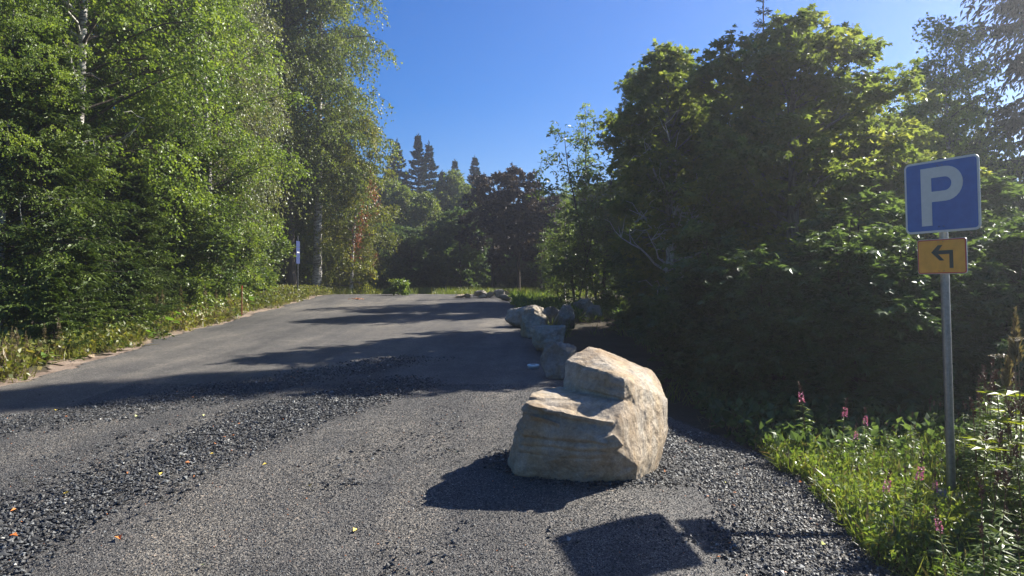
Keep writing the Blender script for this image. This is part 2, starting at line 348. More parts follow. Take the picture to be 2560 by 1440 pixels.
# ------------------------------------------------------------------ rocks
BED0 = -1.49
def hull_into(bm, pts):
    vs = [bm.verts.new(p) for p in pts]
    r = bmesh.ops.convex_hull(bm, input=vs)
    dead = [g for g in set(r['geom_interior'] + r['geom_unused']) if isinstance(g, bmesh.types.BMVert)]
    if dead: bmesh.ops.delete(bm, geom=dead, context='VERTS')
def rock(name, hulls, voxel, mat, amp=.03, seed=0, strata=None, samp=.012, parent=None, smooth=1, fine=.25, cracks=()):
    bm = bmesh.new()
    for h in hulls:
        b2 = bmesh.new(); hull_into(b2, h); me = bpy.data.meshes.new('t'); b2.to_mesh(me); b2.free(); bm.from_mesh(me); bpy.data.meshes.remove(me)
    me = bpy.data.meshes.new('tmp'); bm.to_mesh(me); bm.free()
    o = bpy.data.objects.new('tmp', me); COL.objects.link(o)
    m = o.modifiers.new('r', 'REMESH'); m.mode = 'VOXEL'; m.voxel_size = voxel
    if smooth:
        s = o.modifiers.new('s', 'SMOOTH'); s.iterations = smooth; s.factor = .5
    dg = bpy.context.evaluated_depsgraph_get(); out = bpy.data.meshes.new_from_object(o.evaluated_get(dg))
    bpy.data.objects.remove(o); bpy.data.meshes.remove(me)
    n = len(out.vertices); v = np.empty(n * 3, np.float32); out.vertices.foreach_get('co', v); v = v.reshape(-1, 3).astype(float)
    nr = np.empty(n * 3, np.float32); out.vertices.foreach_get('normal', nr); nr = nr.reshape(-1, 3)
    size = (v.max(0) - v.min(0)).max()
    q = v / size
    d = amp * (fbm(q * 3.5 + 7, 3, seed) + fine * fbm(q * 16, 4, seed + 9))
    rd = 1 - np.abs(fbm(q * 5 + 3, 3, seed + 31)) * 2; d += -amp * .3 * np.clip(rd - .72, 0, 1) * 3   # fracture lines
    if strata is not None:
        nb = norm(np.array(strata, float)); s = (v @ nb) / .045 + .8 * fbm(q * 4, 2, seed + 50)
        fl = np.floor(s); hsh = np.modf(np.abs(np.sin(fl * 91.7 + seed) * 437.5))[0]; h2 = np.modf(np.abs(np.sin((fl + 1) * 91.7 + seed) * 437.5))[0]
        fr = s - fl; val = hsh + (h2 - hsh) * sstep(.75, 1, fr)
        side = (1 - np.abs(nr @ nb)) * (1 - .8 * sstep(.25, .6, nr[:, 0])) ; msk = sstep(-.3, .3, fbm(q * 3 + 40, 2, seed + 77))
        d += samp * (val - .5) * 2 * side * msk
    for s0, wdt, dep in cracks:
        sc_ = v @ norm(np.array(strata, float)); wob_ = s0 + (-.12 * 0) + .03 * fbm(q * 5, 3, seed + int(s0 * 100))
        ks = sc_ - (wob_ + BED0); d += -dep * np.exp(-(ks / wdt) ** 2) * sstep(-.25, .25, fbm(q * 3.3, 2, seed + 5)) * sstep(.2, .6, 1 - np.abs(nr @ norm(np.array(strata, float)))) * (1 - .85 * sstep(.25, .6, nr[:, 0]))
    v = v + nr * d[:, None]
    out.vertices.foreach_set('co', v.astype(np.float32).ravel()); out.update()
    out.polygons.foreach_set('use_smooth', np.ones(len(out.polygons), bool))
    out.materials.clear(); out.materials.append(mat)
    ob = bpy.data.objects.new(name, out); COL.objects.link(ob); ob.parent = parent
    return ob
# the big boulder: a stepped block, in world coordinates traced corner by corner
low = [(.05, 5.6, -.02), (.75, 5.62, -.08), (1.0, 5.66, -.12), (1.15, 5.9, -.2), (1.2, 6.2, -.2), (.8, 6.5, -.05), (.15, 6.35, 0), (-.06, 5.9, .0),
       PX(1274, 1135, 5.62), PX(1312, 1006, 5.44), PX(1362, 972, 5.85), PX(1545, 1052, 5.24), PX(1515, 1108, 5.14), PX(1592, 1163, 5.34),
       PX(1640, 1140, 5.67), PX(1672, 1070, 5.9), PX(1669, 995, 5.94), PX(1561, 1006, 5.4), (1.08, 6.3, .705), (.36, 6.165, .705),
       PX(1288, 1182, 5.46), PX(1450, 1204, 5.36), PX(1556, 1196, 5.36), PX(1312, 1070, 5.38)]
up = [PX(1560, 948, 5.427), PX(1556, 1030, 5.427), PX(1408, 985, 5.850), PX(1416, 900, 5.958), PX(1436, 884, 6.075), PX(1472, 868, 6.210), PX(1500, 872, 6.300), PX(1560, 898, 6.300),
      PX(1628, 926, 6.075), PX(1648, 955, 6.030), PX(1669, 1000, 5.940), PX(1600, 1030, 5.535), (1.170, 6.210, 0.480), (0.540, 6.255, 0.435), (0.495, 5.940, 0.435), PX(1670, 1060, 5.895)]
sl1 = [PX(1322, 992, 5.526), PX(1332, 982, 5.670), PX(1400, 968, 5.940), PX(1555, 1000, 5.490), PX(1535, 1036, 5.373), PX(1430, 1012, 5.445), (0.180, 5.580, 0.615), (0.810, 5.490, 0.525), (0.450, 5.940, 0.615), PX(1548, 1050, 5.382)]
sl2 = [PX(1316, 1010, 5.36), PX(1420, 1034, 5.26), PX(1534, 1056, 5.2), PX(1545, 1040, 5.355), PX(1340, 1000, 5.49), (.18, 5.625, .57), (.81, 5.49, .48), PX(1420, 1046, 5.27), PX(1528, 1066, 5.22)]
sl3 = [PX(1324, 1034, 5.33), PX(1396, 1058, 5.26), PX(1400, 1072, 5.3), PX(1322, 1046, 5.38), (.2, 5.6, .5), (.4, 5.6, .5), (.2, 5.6, .42), (.4, 5.6, .42)]
sl4 = [PX(1500, 1098, 5.16), PX(1536, 1086, 5.14), PX(1562, 1112, 5.15), PX(1520, 1124, 5.17), (.7, 5.5, .45), (.85, 5.5, .35)]
NB = (-.12, -.28, 1.)
o = rock('boulder', [low, up, sl1, sl2, sl3, sl4], .0072, ROCK_TAN, .016, 4, NB, .026, smooth=0, fine=.7, cracks=[(.452, .016, .022), (.40, .012, .015), (.33, .010, .008), (.66, .012, .008)])
tag(o, 'big tan boulder with a stepped flat top, standing alone nearest the camera', 'boulder')

def blob(c, s, seed, n=16, flat_=.0):
    r = np.random.default_rng(seed); p = norm(r.normal(size=(n, 3))); p = p * r.uniform(.82, 1.08, (n, 1))
    return [tuple(np.array(c) + np.array(s) * q) for q in p]
ROCKS = [  # px centre, base py, depth offset, width px, height px, material, seed, label
    (1370, 884, 0, 94, 66, ROCK_GREY, 21, 'grey rock with a flat top just behind the small white tin', .0),
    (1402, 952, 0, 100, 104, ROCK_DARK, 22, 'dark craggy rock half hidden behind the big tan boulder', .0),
    (1335, 848, 0, 80, 66, ROCK_TAN, 23, 'sunlit tan rounded rock in front of the broad grey rock', .0),
    (1312, 822, 0, 108, 66, ROCK_GREY, 24, 'broad grey rock at the road edge behind the sunlit tan rock', .0),
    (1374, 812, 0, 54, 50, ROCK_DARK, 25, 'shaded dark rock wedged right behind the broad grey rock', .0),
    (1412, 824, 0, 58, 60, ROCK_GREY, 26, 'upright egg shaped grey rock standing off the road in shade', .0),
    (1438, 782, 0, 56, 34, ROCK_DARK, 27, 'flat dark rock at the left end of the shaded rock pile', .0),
    (1465, 786, 0, 44, 42, ROCK_GREY, 28, 'pointed grey rock topping the shaded rock pile', .0),
    (1490, 796, 0, 48, 34, ROCK_GREY, 29, 'pale speckled rock at the right end of the shaded rock pile', .0),
    (1465, 804, 0, 22, 15, ROCK_GREY, 30, 'fist sized pale stone on the soil before the rock pile', .0),
    (1150, 745, 0, 30, 10, ROCK_TAN, 31, 'low yellowish slab at the left end of the far rock row', .0),
    (1168, 745, 0, 18, 13, ROCK_TAN, 32, 'small pale rock second from the left in the far row', .0),
    (1200, 745, 0, 44, 20, ROCK_GREY, 33, 'streaked grey rock in the middle of the far row', .0),
    (1226, 745, 0, 24, 18, ROCK_TAN, 34, 'round light rock right of the streaked one in the far row', .0),
    (1248, 746, 0, 30, 24, ROCK_GREY, 35, 'blocky grey rock near the right end of the far row', .0),
    (1268, 746, 0, 28, 24, ROCK_TAN, 36, 'pale domed rock closing the right end of the far row', .0),
    (1262, 752, 0, 34, 16, ROCK_DARK, 37, 'dark rock lying in front of the far rock row', .0),
    (1350, 752, 0, 26, 16, ROCK_DARK, 38, 'small dark rock among weeds beyond the broad grey rock', .0),
    (222, 897, 0, 20, 12, ROCK_TAN, 39, 'small pale stone in dry litter on the left verge', .0),
    (1205, 747, .4, 20, 9, ROCK_GREY, 40, 'little grey stone at the foot of the streaked far rock', .0),
]
for (px, py, dy, wpx, hpx, m, sd, lab, _) in ROCKS:
    gx, gy, gz = G(px, py); gy += dy
    wd = wpx / FPX * gy; ht = hpx / FPX * gy
    c = (gx, gy + wd * .35, Hs(gx, gy + wd * .35) + ht * .42)
    pts = blob(c, (wd * .56, wd * .42, ht * .6), sd, 17)
    if sd == 21:
        pts = [(c[0] - wd * .5, gy, gz + ht), (c[0] + wd * .5, gy + .1, gz + ht * 1.02), (c[0] + wd * .45, gy + .5, gz + ht * 1.02), (c[0] - wd * .4, gy + .5, gz + ht * .98),
               (c[0] - wd * .35, gy - .02, gz + .1), (c[0] + wd * .4, gy, gz + .05), (c[0] - .1, gy - .1, gz + ht * .7), (c[0] - wd * .2, gy + .4, gz - .1), (c[0] + wd * .4, gy + .5, gz - .1)]
    o = rock('rock', [pts], max(.012, wd / 44), m, .03 * wd / .7, sd, (.3, -.2, 1) if sd % 2 else None, .014 * wd / .7, smooth=0, fine=.5)
    tag(o, lab, 'rock', 'rocks lining the road edge' if sd != 39 else None)

# ------------------------------------------------------------------ leaves and trees
def T_leaf(wd=.36, fold=.08):
    return np.array([[0, 0, 0], [-wd, .42, fold], [0, 1, -.08], [wd, .42, fold]]), np.array([[0, 1, 2, 3]])
def T_maple():
    v = []; f = []
    for a, l in ((0, 1), (52, .86), (-52, .86), (108, .52), (-108, .52)):
        k = len(v); d = np.array([math.sin(R(a)), math.cos(R(a))]); p = np.array([d[1], -d[0]])
        b = np.array([0, .12])
        for q, z in ((b, 0), (b + d * l * .5 + p * l * .24, .03), (b + d * l, -.14), (b + d * l * .5 - p * l * .24, .03)): v.append([q[0], q[1], z])
        f.append([k, k + 1, k + 2, k + 3])
    return np.array(v) * .9, np.array(f)
def T_rowan(pairs=5):
    v = []; f = []
    for i in range(pairs):
        for s in (-1, 1):
            k = len(v); y = .2 + .7 * i / pairs; d = np.array([s * .85, .5]); p = np.array([-d[1], d[0]]) * .22; l = .34
            for q, z in ((np.array([0, y]), 0), (np.array([0, y]) + d * l * .5 + p * l, .02), (np.array([0, y]) + d * l, -.06), (np.array([0, y]) + d * l * .5 - p * l, .02)): v.append([q[0], q[1], z - y * .2])
            f.append([k, k + 1, k + 2, k + 3])
    k = len(v); v += [[0, .85, -.15], [-.06, 1, -.19], [0, 1.2, -.25], [.06, 1, -.19]]; f.append([k, k + 1, k + 2, k + 3])
    return np.array(v), np.array(f)
def T_twig(wd=.16):
    return np.array([[0, 0, 0], [-wd, .35, -.03], [0, 1, -.12], [wd, .35, -.03], [0, .0, 0], [0, .35, wd], [0, 1, -.12], [0, .35, -wd]]), np.array([[0, 1, 2, 3], [4, 5, 6, 7]])
def T_blade():
    return np.array([[-.018, 0, 0], [.018, 0, 0], [.013, .5, .02], [-.013, .5, .02], [.003, 1, -.12], [-.003, 1, -.12]]), np.array([[0, 1, 2, 3], [3, 2, 4, 5]])
def T_narrow(wd=.1):
    return np.array([[0, 0, 0], [-wd, .45, .02], [0, 1, -.18], [wd, .45, .02]]), np.array([[0, 1, 2, 3]])
def place(B, T, pos, d, nrm, size, tint):
    v, f = T; n = len(pos)
    d = norm(d); s = norm(np.cross(d, nrm)); u = np.cross(s, d)
    size = np.asarray(size) * np.ones(n)
    P = pos[:, None] + size[:, None, None] * (v[None, :, 0:1] * s[:, None] + v[None, :, 1:2] * d[:, None] + v[None, :, 2:3] * u[:, None])
    F_ = (np.arange(n)[:, None, None] * len(v) + f[None]).reshape(-1, f.shape[1])
    B.add(P.reshape(-1, 3), F_, np.repeat(tint, len(f)))
def tint(r, n, base=None): 
    t = r.beta(2.2, 2.6, n)
    return np.clip(t if base is None else t * .5 + base * .5, 0, 1)
PROF = {
    'birch': lambda t: np.sin(np.pi * np.clip(t * .93 + .05, 0, 1) ** .75) ** .7,
    'dome': lambda t: np.sqrt(np.clip(1 - (np.clip((t - .35) / .68, -.9, 1)) ** 2, .02, 1)),
    'column': lambda t: np.clip(1.15 - t, .12, .8) / .8,
    'full': lambda t: np.clip(1.0 - .25 * (1 - t) ** 2, 0, 1) * np.sqrt(np.clip(1.02 - t ** 3, 0, 1)),
}
def deciduous(seed, Ht, Rd, cb=.2, nprim=34, nsec=9, nter=6, nleaf=7, leaf=None, lsize=.055, droop=.3, tr=.12, lean=(0, 0), prof_='birch',
              terlen=.35, flatness=.35, up=.5, stems=1, wob=.03, secl=.38, name='tree', lmat=None, bmat=None, limbr=1., limat=None):
    r = np.random.default_rng(seed); W = MB(); W2 = MB(); L = MB(); leaf = leaf or T_leaf()
    sec = []; sl_ = []
    for st in range(stems):
        h = Ht * (1 if st == 0 else r.uniform(.55, .95)); az = r.uniform(0, 6.28); spread = 0 if stems == 1 else r.uniform(.15, .5) * Rd
        tt = np.linspace(0, 1, 12)
        path = np.stack([lean[0] * tt ** 1.2 * h + math.cos(az) * spread * tt ** .8, lean[1] * tt ** 1.2 * h + math.sin(az) * spread * tt ** .8, tt * h], -1)
        path[1:, :2] += np.cumsum(r.normal(0, wob * h / 12, (11, 2)), 0)
        rr = tr * (1 - tt) ** .8 + .008; rr[0] *= 1.25
        if stems > 1: rr = rr * .5; 
        path[0, 2] -= .15
        tube(W, path, rr, 8 if tr > .05 else 5)
        npm = nprim // stems
        for i in range(npm):
            u = (i + r.random()) / npm; t = cb + (1 - cb) * u ** .95
            o = np.array([np.interp(t, tt, path[:, k]) for k in range(3)])
            a = i * 2.4 + r.normal(0, .35); Ln = max(.25, Rd * PROF[prof_](u) * r.uniform(.72, 1.12)) / (1 if stems == 1 else 1.5)
            el = up * (.35 + .9 * u) + r.normal(0, .1)
            d = np.array([math.cos(a) * math.cos(el), math.sin(a) * math.cos(el), math.sin(el)])
            m = 7; pts = [o]
            for k in range(1, m):
                d = d + np.array([0, 0, -droop * .16 * (k / m) * (1 + (1 - u) * .5)]) + r.normal(0, .1, 3); d = d / np.linalg.norm(d)
                pts.append(pts[-1] + d * Ln / (m - 1))
            pts = np.array(pts); br = min(np.interp(t, tt, rr) * .5, .012 * Ln + .006) * limbr
            tube(W2, pts, np.linspace(br, .004, m), 4)
            ns = max(3, int(nsec * (.4 + .6 * Ln / Rd))); s = r.uniform(.18, 1, ns) ** .8
            P0 = np.stack([np.interp(s, np.linspace(0, 1, m), pts[:, k]) for k in range(3)], -1)
            T0 = norm(np.stack([np.interp(s, np.linspace(0, 1, m), np.gradient(pts[:, k])) for k in range(3)], -1))
            D = norm(T0 * .7 + norm(r.normal(size=(ns, 3)) * [1, 1, .6]) * .9 + [0, 0, .1])
            sl = (secl * Rd * r.uniform(.5, 1.1, ns) * (1.15 - .55 * s)) / (1 if stems == 1 else 1.3)
            kk = np.linspace(0, 1, 5)[None, :, None]
            S = P0[:, None] + D[:, None] * sl[:, None, None] * kk + np.array([0, 0, -1.]) * (droop * .5 * sl)[:, None, None] * kk ** 2
            sec.append(S); sl_.append(sl)
    S = np.concatenate(sec); sl = np.concatenate(sl_); M = len(S)
    tubes(W2, S, .006 * np.ones(M) * limbr, .0025 * np.ones(M), 3)
    # tertiary twigs
    q = r.uniform(.15, 1, (M, nter)); idx = q * 4; i0 = np.clip(idx.astype(int), 0, 3); fr = (idx - i0)[..., None]
    m_ = np.arange(M)[:, None]
    P0 = (S[m_, i0] * (1 - fr) + S[m_, i0 + 1] * fr).reshape(-1, 3); T0 = norm(S[m_, i0 + 1] - S[m_, i0]).reshape(-1, 3)
    D = norm(T0 * .6 + norm(r.normal(size=P0.shape) * [1, 1, .5]) * .8); tl = terlen * r.uniform(.5, 1.2, len(P0))
    cl = np.repeat(r.random(M), nter)
    kk = np.linspace(0, 1, 4)[None, :, None]
    TW = P0[:, None] + D[:, None] * tl[:, None, None] * kk + np.array([0, 0, -1.]) * (droop * tl)[:, None, None] * kk ** 1.7
    if limbr > 0: tubes(W2, TW[::2][:, [0, 3]], .0025 * np.ones(len(TW[::2])), .001 * np.ones(len(TW[::2])), 3)
    g = r.uniform(.1, 1.05, (len(P0), nleaf)); 
    LP = (P0[:, None] + D[:, None] * (tl[:, None] * g)[..., None] + np.array([0, 0, -1.]) * ((droop * tl)[:, None] * g ** 1.7)[..., None]).reshape(-1, 3)
    LP += r.normal(0, .025, LP.shape); n = len(LP)
    Dd = np.repeat(D, nleaf, 0); ld = norm(Dd * .5 + norm(r.normal(size=(n, 3))) * .8 + [0, 0, -droop * .9])
    nn = norm(r.normal(size=(n, 3)) * (1 - flatness) + np.array([0, 0, 1.3]) * flatness)
    place(L, leaf, LP, ld, nn, lsize * r.uniform(.6, 1.25, n), tint(r, n, np.repeat(cl, nleaf)))
    allv = np.concatenate(L.v); ax = lambda v: np.array([lean[0], lean[1]]) * v[:, 2:3]
    fz = Ht / np.percentile(allv[:, 2], 99.7); fr_ = Rd / np.percentile(np.linalg.norm(allv[:, :2] - ax(allv), axis=1), 97)
    for lst in (W.v, W2.v, L.v):
        for v in lst:
            g_ = sstep(0, cb * Ht + .3, v[:, 2:3]) if stems == 1 else 1.; a_ = ax(v); v[:, :2] = (v[:, :2] - a_) * (1 + (fr_ - 1) * g_) + a_; v[:, 2] = np.where(v[:, 2] > 0, v[:, 2] * fz, v[:, 2])
    root = empty(name, (0, 0, 0))
    W.build('trunk' if stems == 1 else 'stems', bmat or BIRCHBARK, root, True); W2.build('branches', limat or BARK, root, True); L.build('crown' if stems == 1 else 'foliage', lmat or L_BIRCH, root)
    return root
def conifer(seed, Ht, Rd, dz=.3, nb=7, lat=9, ntw=4, tw=.12, droop=.35, hang=.4, wd=.16, cb=.03, tr=.1, lmat=None, name='spruce_tree', pw=.85, gap=.0, rough=.2, topbare=0):
    r = np.random.default_rng(seed); W = MB(); L = MB()
    tube(W, [(0, 0, -.15), (0, 0, Ht * .3), (.02, 0, Ht * .6), (0, .01, Ht * 1.02)], [tr * 1.15, tr * .75, tr * .4, .008], 8)
    z = cb * Ht; Bs = []; BL = []
    while z < Ht * .985:
        t = z / Ht; Ln0 = Rd * (1 - t) ** pw + .06
        for i in range(nb):
            if r.random() < gap: continue
            a = r.uniform(0, 6.28); Ln = Ln0 * r.uniform(1 - rough * 1.8, 1 + rough); el = .05 + .55 * t ** 3 + r.normal(0, .08)
            kk = np.linspace(0, 1, 6)[:, None]
            d = np.array([math.cos(a) * math.cos(el), math.sin(a) * math.cos(el), math.sin(el)])
            P = np.array([0, 0, z + r.uniform(-.1, .1) * dz]) + d * Ln * kk + np.array([0, 0, -1]) * droop * (1 - t) * Ln * (1.1 * kk ** 1.2 - .55 * kk ** 3)
            Bs.append(P); BL.append(Ln)
        z += dz * (1 - .45 * t) * r.uniform(.8, 1.2)
    S = np.array(Bs); BL = np.array(BL); M = len(S)
    tubes(W, S, .008 + .006 * BL, .003 * np.ones(M), 4)
    # laterals both sides
    q = (np.linspace(.12, 1, lat)[None] + r.uniform(-.04, .04, (M, lat))).clip(.05, 1); idx = q * 5; i0 = np.clip(idx.astype(int), 0, 4); fr = (idx - i0)[..., None]; m_ = np.arange(M)[:, None]
    P0 = S[m_, i0] * (1 - fr) + S[m_, i0 + 1] * fr; T0 = norm(S[m_, i0 + 1] - S[m_, i0])
    side = norm(np.cross(T0, [0, 0, 1.])); P0 = np.repeat(P0[:, :, None], 2, 2); T0 = np.repeat(T0[:, :, None], 2, 2)
    side = np.stack([side, -side], 2); ll = (BL[:, None] * (.42 - .3 * q) + .05)[:, :, None] * r.uniform(.7, 1.2, P0.shape[:3])
    D = norm(T0 * .75 + side * .8 + r.normal(0, .12, P0.shape)); P0 = P0.reshape(-1, 3); D = D.reshape(-1, 3); ll = ll.ravel(); T0 = T0.reshape(-1, 3)
    cl = np.repeat(r.random(M), lat * 2)
    g = np.linspace(0.05, 1, ntw)[None] * np.ones((len(P0), 1)) + r.uniform(-.1, .1, (len(P0), ntw))
    LP = (P0[:, None] + D[:, None] * (ll[:, None] * g)[..., None] + np.array([0, 0, -1]) * (hang * ll[:, None] * g ** 2)[..., None]).reshape(-1, 3)
    n = len(LP); Dd = np.repeat(D, ntw, 0)
    ld = norm(Dd + norm(r.normal(size=(n, 3)) * [1, 1, .4]) * .65 + [0, 0, -hang])
    place(L, T_twig(wd), LP, ld, norm(r.normal(size=(n, 3)) * .35 + [0, 0, 1]), tw * r.uniform(.6, 1.3, n) * np.repeat(.6 + .6 * cl * 0 + .3, ntw), tint(r, n, np.repeat(cl, ntw)))
    n = 14; zz = Ht * np.linspace(.93, .995, n); a = r.uniform(0, 6.28, n)
    place(L, T_twig(wd * .6), np.stack([zz * 0, zz * 0, zz], -1), np.stack([np.cos(a) * .5, np.sin(a) * .5, np.ones(n)], -1), np.tile([1., 0, 0], (n, 1)), np.full(n, .02 * Ht + .04), tint(r, n))
    # branch spine tips
    place(L, T_twig(wd), S[:, 5], norm(S[:, 5] - S[:, 4]), np.tile([0, 0, 1.], (M, 1)), tw * 1.3 * np.ones(M), tint(r, M))
    root = empty(name, (0, 0, 0)); W.build('trunk', BARK, root, True); L.build('crown', lmat or L_SPRUCE, root)
    return root
def put(root, x, y, label, cat, group=None, rz=0, s=1., dz=0):
    root.location = (x, y, Hs(x, y) + dz); root.rotation_euler = (0, 0, rz); root.scale = (s, s, s)
    tag(root, label, cat, group); return root
def again(root, x, y, label, rz=0, s=1., dz=0):
    c = dup(root, (x, y, Hs(x, y) + dz), rz, s); c['label'] = label; return c
GL = 'trees in the wood left of the road'; GR = 'trees in the wood right of the road'; GF = 'trees beyond the far end of the road'

def bare(root, seed, n, zr, ar, lr, rad, mat, rise, ax=0.):
    B = MB(); r = np.random.default_rng(seed)
    for k in range(n):
        z0 = r.uniform(*zr); a = R(r.uniform(*ar)); L_ = r.uniform(*lr); d = np.array([math.cos(a), math.sin(a), rise]); P_ = [np.array([ax * z0, 0, z0])]
        for q_ in range(7): d = norm(d + r.normal(0, .24, 3) + [0, 0, .05]); P_.append(P_[-1] + d * L_ / 7)
        tube(B, P_, np.linspace(rad, .006, 8), 5)
        for w_ in range(4):
            o_ = P_[r.integers(3, 8)]; d2_ = norm(r.normal(size=3) + [0, -.2, .2]); tube(B, [o_, o_ + d2_ * .2, o_ + d2_ * .35 + [0, 0, .08], o_ + d2_ * .55], [rad * .35, rad * .26, rad * .18, .003], 4)
    return B.build('bare_limbs', mat, root, True)
# left wood
b1 = deciduous(101, 14.5, 3.3, .1, 80, 14, 8, 10, T_leaf(.42), .078, .75, .13, (.035, .0), 'birch', .45, up=.9, name='birch_tree')
bare(b1, 12, 9, (2.5, 8), (200, 330), (2.4, 3.6), .03, flat('pale_limb', (.42, .4, .35), .8, 0, .2, 20, .4), .35, .035)
put(b1, -10.6, 17.0, 'birch with a white trunk showing through bright leaves at upper left', 'birch', GL)
again(b1, -12.6, 14.6, 'leftmost bright green birch, cut by the left picture edge', 2.1, .95)
again(b1, -14.5, 21, 'birch standing behind the white trunked one at upper left', 4.0, 1.1)
again(b1, -9.6, 13.3, 'low leaning birch whose boughs hang over the dark spruce at the left edge', 1.2, .47, .2)
b2 = deciduous(102, 16.5, 2.9, .06, 84, 14, 8, 10, T_leaf(.36), .07, 1.5, .15, (0, 0), 'full', .6, up=.9, name='weeping_birch', lmat=L_GREYBIRCH)
put(b2, -10.3, 22.5, 'tall weeping birch with silvery grey green hanging leaves', 'birch', GL)
again(b2, -12.2, 27.5, 'weeping birch behind the silvery one, filling the gap to the tall pair', 2.6, 1.05)
again(b2, -17, 28, 'weeping birch deep in the left wood, showing only near the top edge', 1.6, 1.1)
b3 = deciduous(103, 18, 3.0, .27, 74, 13, 8, 9, T_leaf(.42), .1, .95, .2, (.0, 0), 'birch', .55, up=.9, name='tall_birch', lmat=L_BIRCHFAR, bmat=BARK)
put(b3, -9.95, 32.0, 'tall birch with a black trunk behind the blue sign', 'birch', GL)
b4 = deciduous(104, 18, 3.3, .24, 78, 13, 8, 9, T_leaf(.42), .1, 1.0, .2, (.012, 0), 'birch', .6, up=.9, name='tall_birch', lmat=L_BIRCHFAR)
put(b4, -9.15, 33.2, 'tall birch with a pale speckled trunk beside the black one', 'birch', GL)
again(b3, -14.2, 33, 'tall birch deep behind the weeping birches', 3.0, 1.02)
again(b4, -19, 36, 'tall birch farthest back in the left wood', 1.4, 1.05)
y1 = deciduous(105, 9, 2.0, .02, 50, 11, 7, 8, T_leaf(.4), .09, .9, .07, (.03, 0), 'full', .4, name='yellowing_birch', lmat=L_YELLOW)
put(y1, -7.75, 34.0, 'yellowing small birch at the corner where the road turns left', 'birch', GL)
B = MB(); r = np.random.default_rng(5)
for cx_, cz, k in ((1.35, 4.9, 110), (.7, 2.8, 130), (.95, 3.6, 90), (1.5, 4.3, 60), (.6, 2.2, 60)):
    p = np.array([cx_, -1.5, cz]) + r.normal(0, 1, (k, 3)) * [.12, .2, .3]; place(B, T_leaf(.3), p, r.normal(size=(k, 3)) * .5 + [0, 0, -1], r.normal(size=(k, 3)), .11, tint(r, k))
B.build('dead_foliage', L_BROWN, y1)['label'] = 'rust brown dead hanging leaves'
s1 = conifer(110, 6.2, 2.1, .2, 9, 13, 6, .1, .45, .35, .2, .02, .07, name='spruce_tree')
put(s1, -9.2, 13.8, 'bushy dark green spruce at the left edge under the birches', 'spruce', GL)
again(s1, -8.75, 16.6, 'short bright spruce right of the bushy one on the left verge', 2.2, .56)
s2 = conifer(111, 1.5, .62, .11, 7, 8, 5, .07, .4, .2, .22, .02, .02, name='young_spruce')
put(s2, -8.0, 14.9, 'knee high young spruce in the verge, nearest the road of the seedlings', 'spruce', 'young spruces on the left verge')
for x_, y_, s_, l_ in ((-7.5, 11.6, .8, 'young spruce seedling in front of the bushy spruce at the far left'), (-7.95, 12.7, .95, 'young spruce seedling between two others left of the tallest seedling'),
                       (-9.3, 18.7, 1.1, 'young spruce farthest along the verge'), (-8.2, 13.6, 1.15, 'tallest young spruce on the left verge')):
    again(s2, x_, y_, l_, x_ * 3, s_)
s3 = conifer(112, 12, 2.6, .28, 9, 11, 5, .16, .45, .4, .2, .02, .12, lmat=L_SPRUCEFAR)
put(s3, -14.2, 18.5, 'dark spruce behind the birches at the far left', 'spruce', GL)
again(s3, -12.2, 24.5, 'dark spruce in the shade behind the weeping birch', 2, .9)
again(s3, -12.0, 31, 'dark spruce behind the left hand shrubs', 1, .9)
again(b1, -8.9, 20.6, 'birch crown between the white trunked birch and the weeping birch', 5.0, .8)
again(b1, -16, 17, 'birch deep behind the leftmost one', .7, 1.1)
again(b2, -11.3, 26.5, 'weeping birch right of the silvery one, closer to the tall pair', 4.4, .95)
again(b2, -13.5, 23.5, 'weeping birch back between the silvery one and the white trunk', 5.4, 1.05)
again(b4, -11.9, 35.5, 'tall birch directly behind the black trunk', 5.2, .95)
# left shrubs
sh1 = deciduous(120, 5.0, 1.9, .02, 80, 11, 7, 9, T_leaf(.42), .085, .35, .05, (0, 0), 'full', .35, .55, stems=5, name='leafy_shrub', lmat=L_SHRUB, bmat=BARK)
put(sh1, -9.35, 19.6, 'leafy shrub with dense small leaves right of the spruces', 'shrub', 'shrubs along the left verge')
GS = 'shrubs along the left verge'
for x_, y_, s_, l_ in ((-9.6, 22.8, .95, 'leafy shrub below the weeping birch'), (-9.9, 25.0, .95, 'leafy shrub beyond the one below the weeping birch'),
                       (-10.9, 27.6, 1.0, 'leafy shrub left of the black birch trunk'), (-11.6, 19.6, 1.3, 'tallest leafy shrub, set back behind the first one'),
                       (-11.4, 33.8, 1.2, 'leafy shrub in the shade behind the blue sign')):
    again(sh1, x_, y_, l_, x_ * 5 + y_, s_)
again(y1, -8.4, 34.6, 'low yellow green birch sapling between the pale trunk and the corner birch', 2., .4)
again(y1, -7.6, 35.2, 'yellow green sapling at the foot of the corner birch', 1., .4)
again(y1, -8.9, 36, 'yellowing birch close behind the corner birch', 1.5, .85)

# far end
d1 = deciduous(130, 7.2, 2.0, .02, 50, 11, 7, 8, T_leaf(.45), .14, .6, .08, (0, 0), 'birch', .45, name='birch_tree', lmat=L_BIRCHFAR)
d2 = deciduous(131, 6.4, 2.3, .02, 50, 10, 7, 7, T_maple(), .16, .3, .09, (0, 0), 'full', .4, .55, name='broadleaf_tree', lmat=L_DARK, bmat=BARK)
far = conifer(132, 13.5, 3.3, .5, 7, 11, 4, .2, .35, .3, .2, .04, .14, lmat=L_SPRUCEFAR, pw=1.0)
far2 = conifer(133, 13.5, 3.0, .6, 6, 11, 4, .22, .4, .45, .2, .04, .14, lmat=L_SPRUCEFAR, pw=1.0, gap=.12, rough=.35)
def at(px, y): return (px - 1280) / FPX * y
put(far, at(1045, 60), 60, 'tallest far spruce, left one of the close pair against the sky', 'spruce', GF)
def ht(py, y): return EYE + (HOR - py) / FPX * y - .75
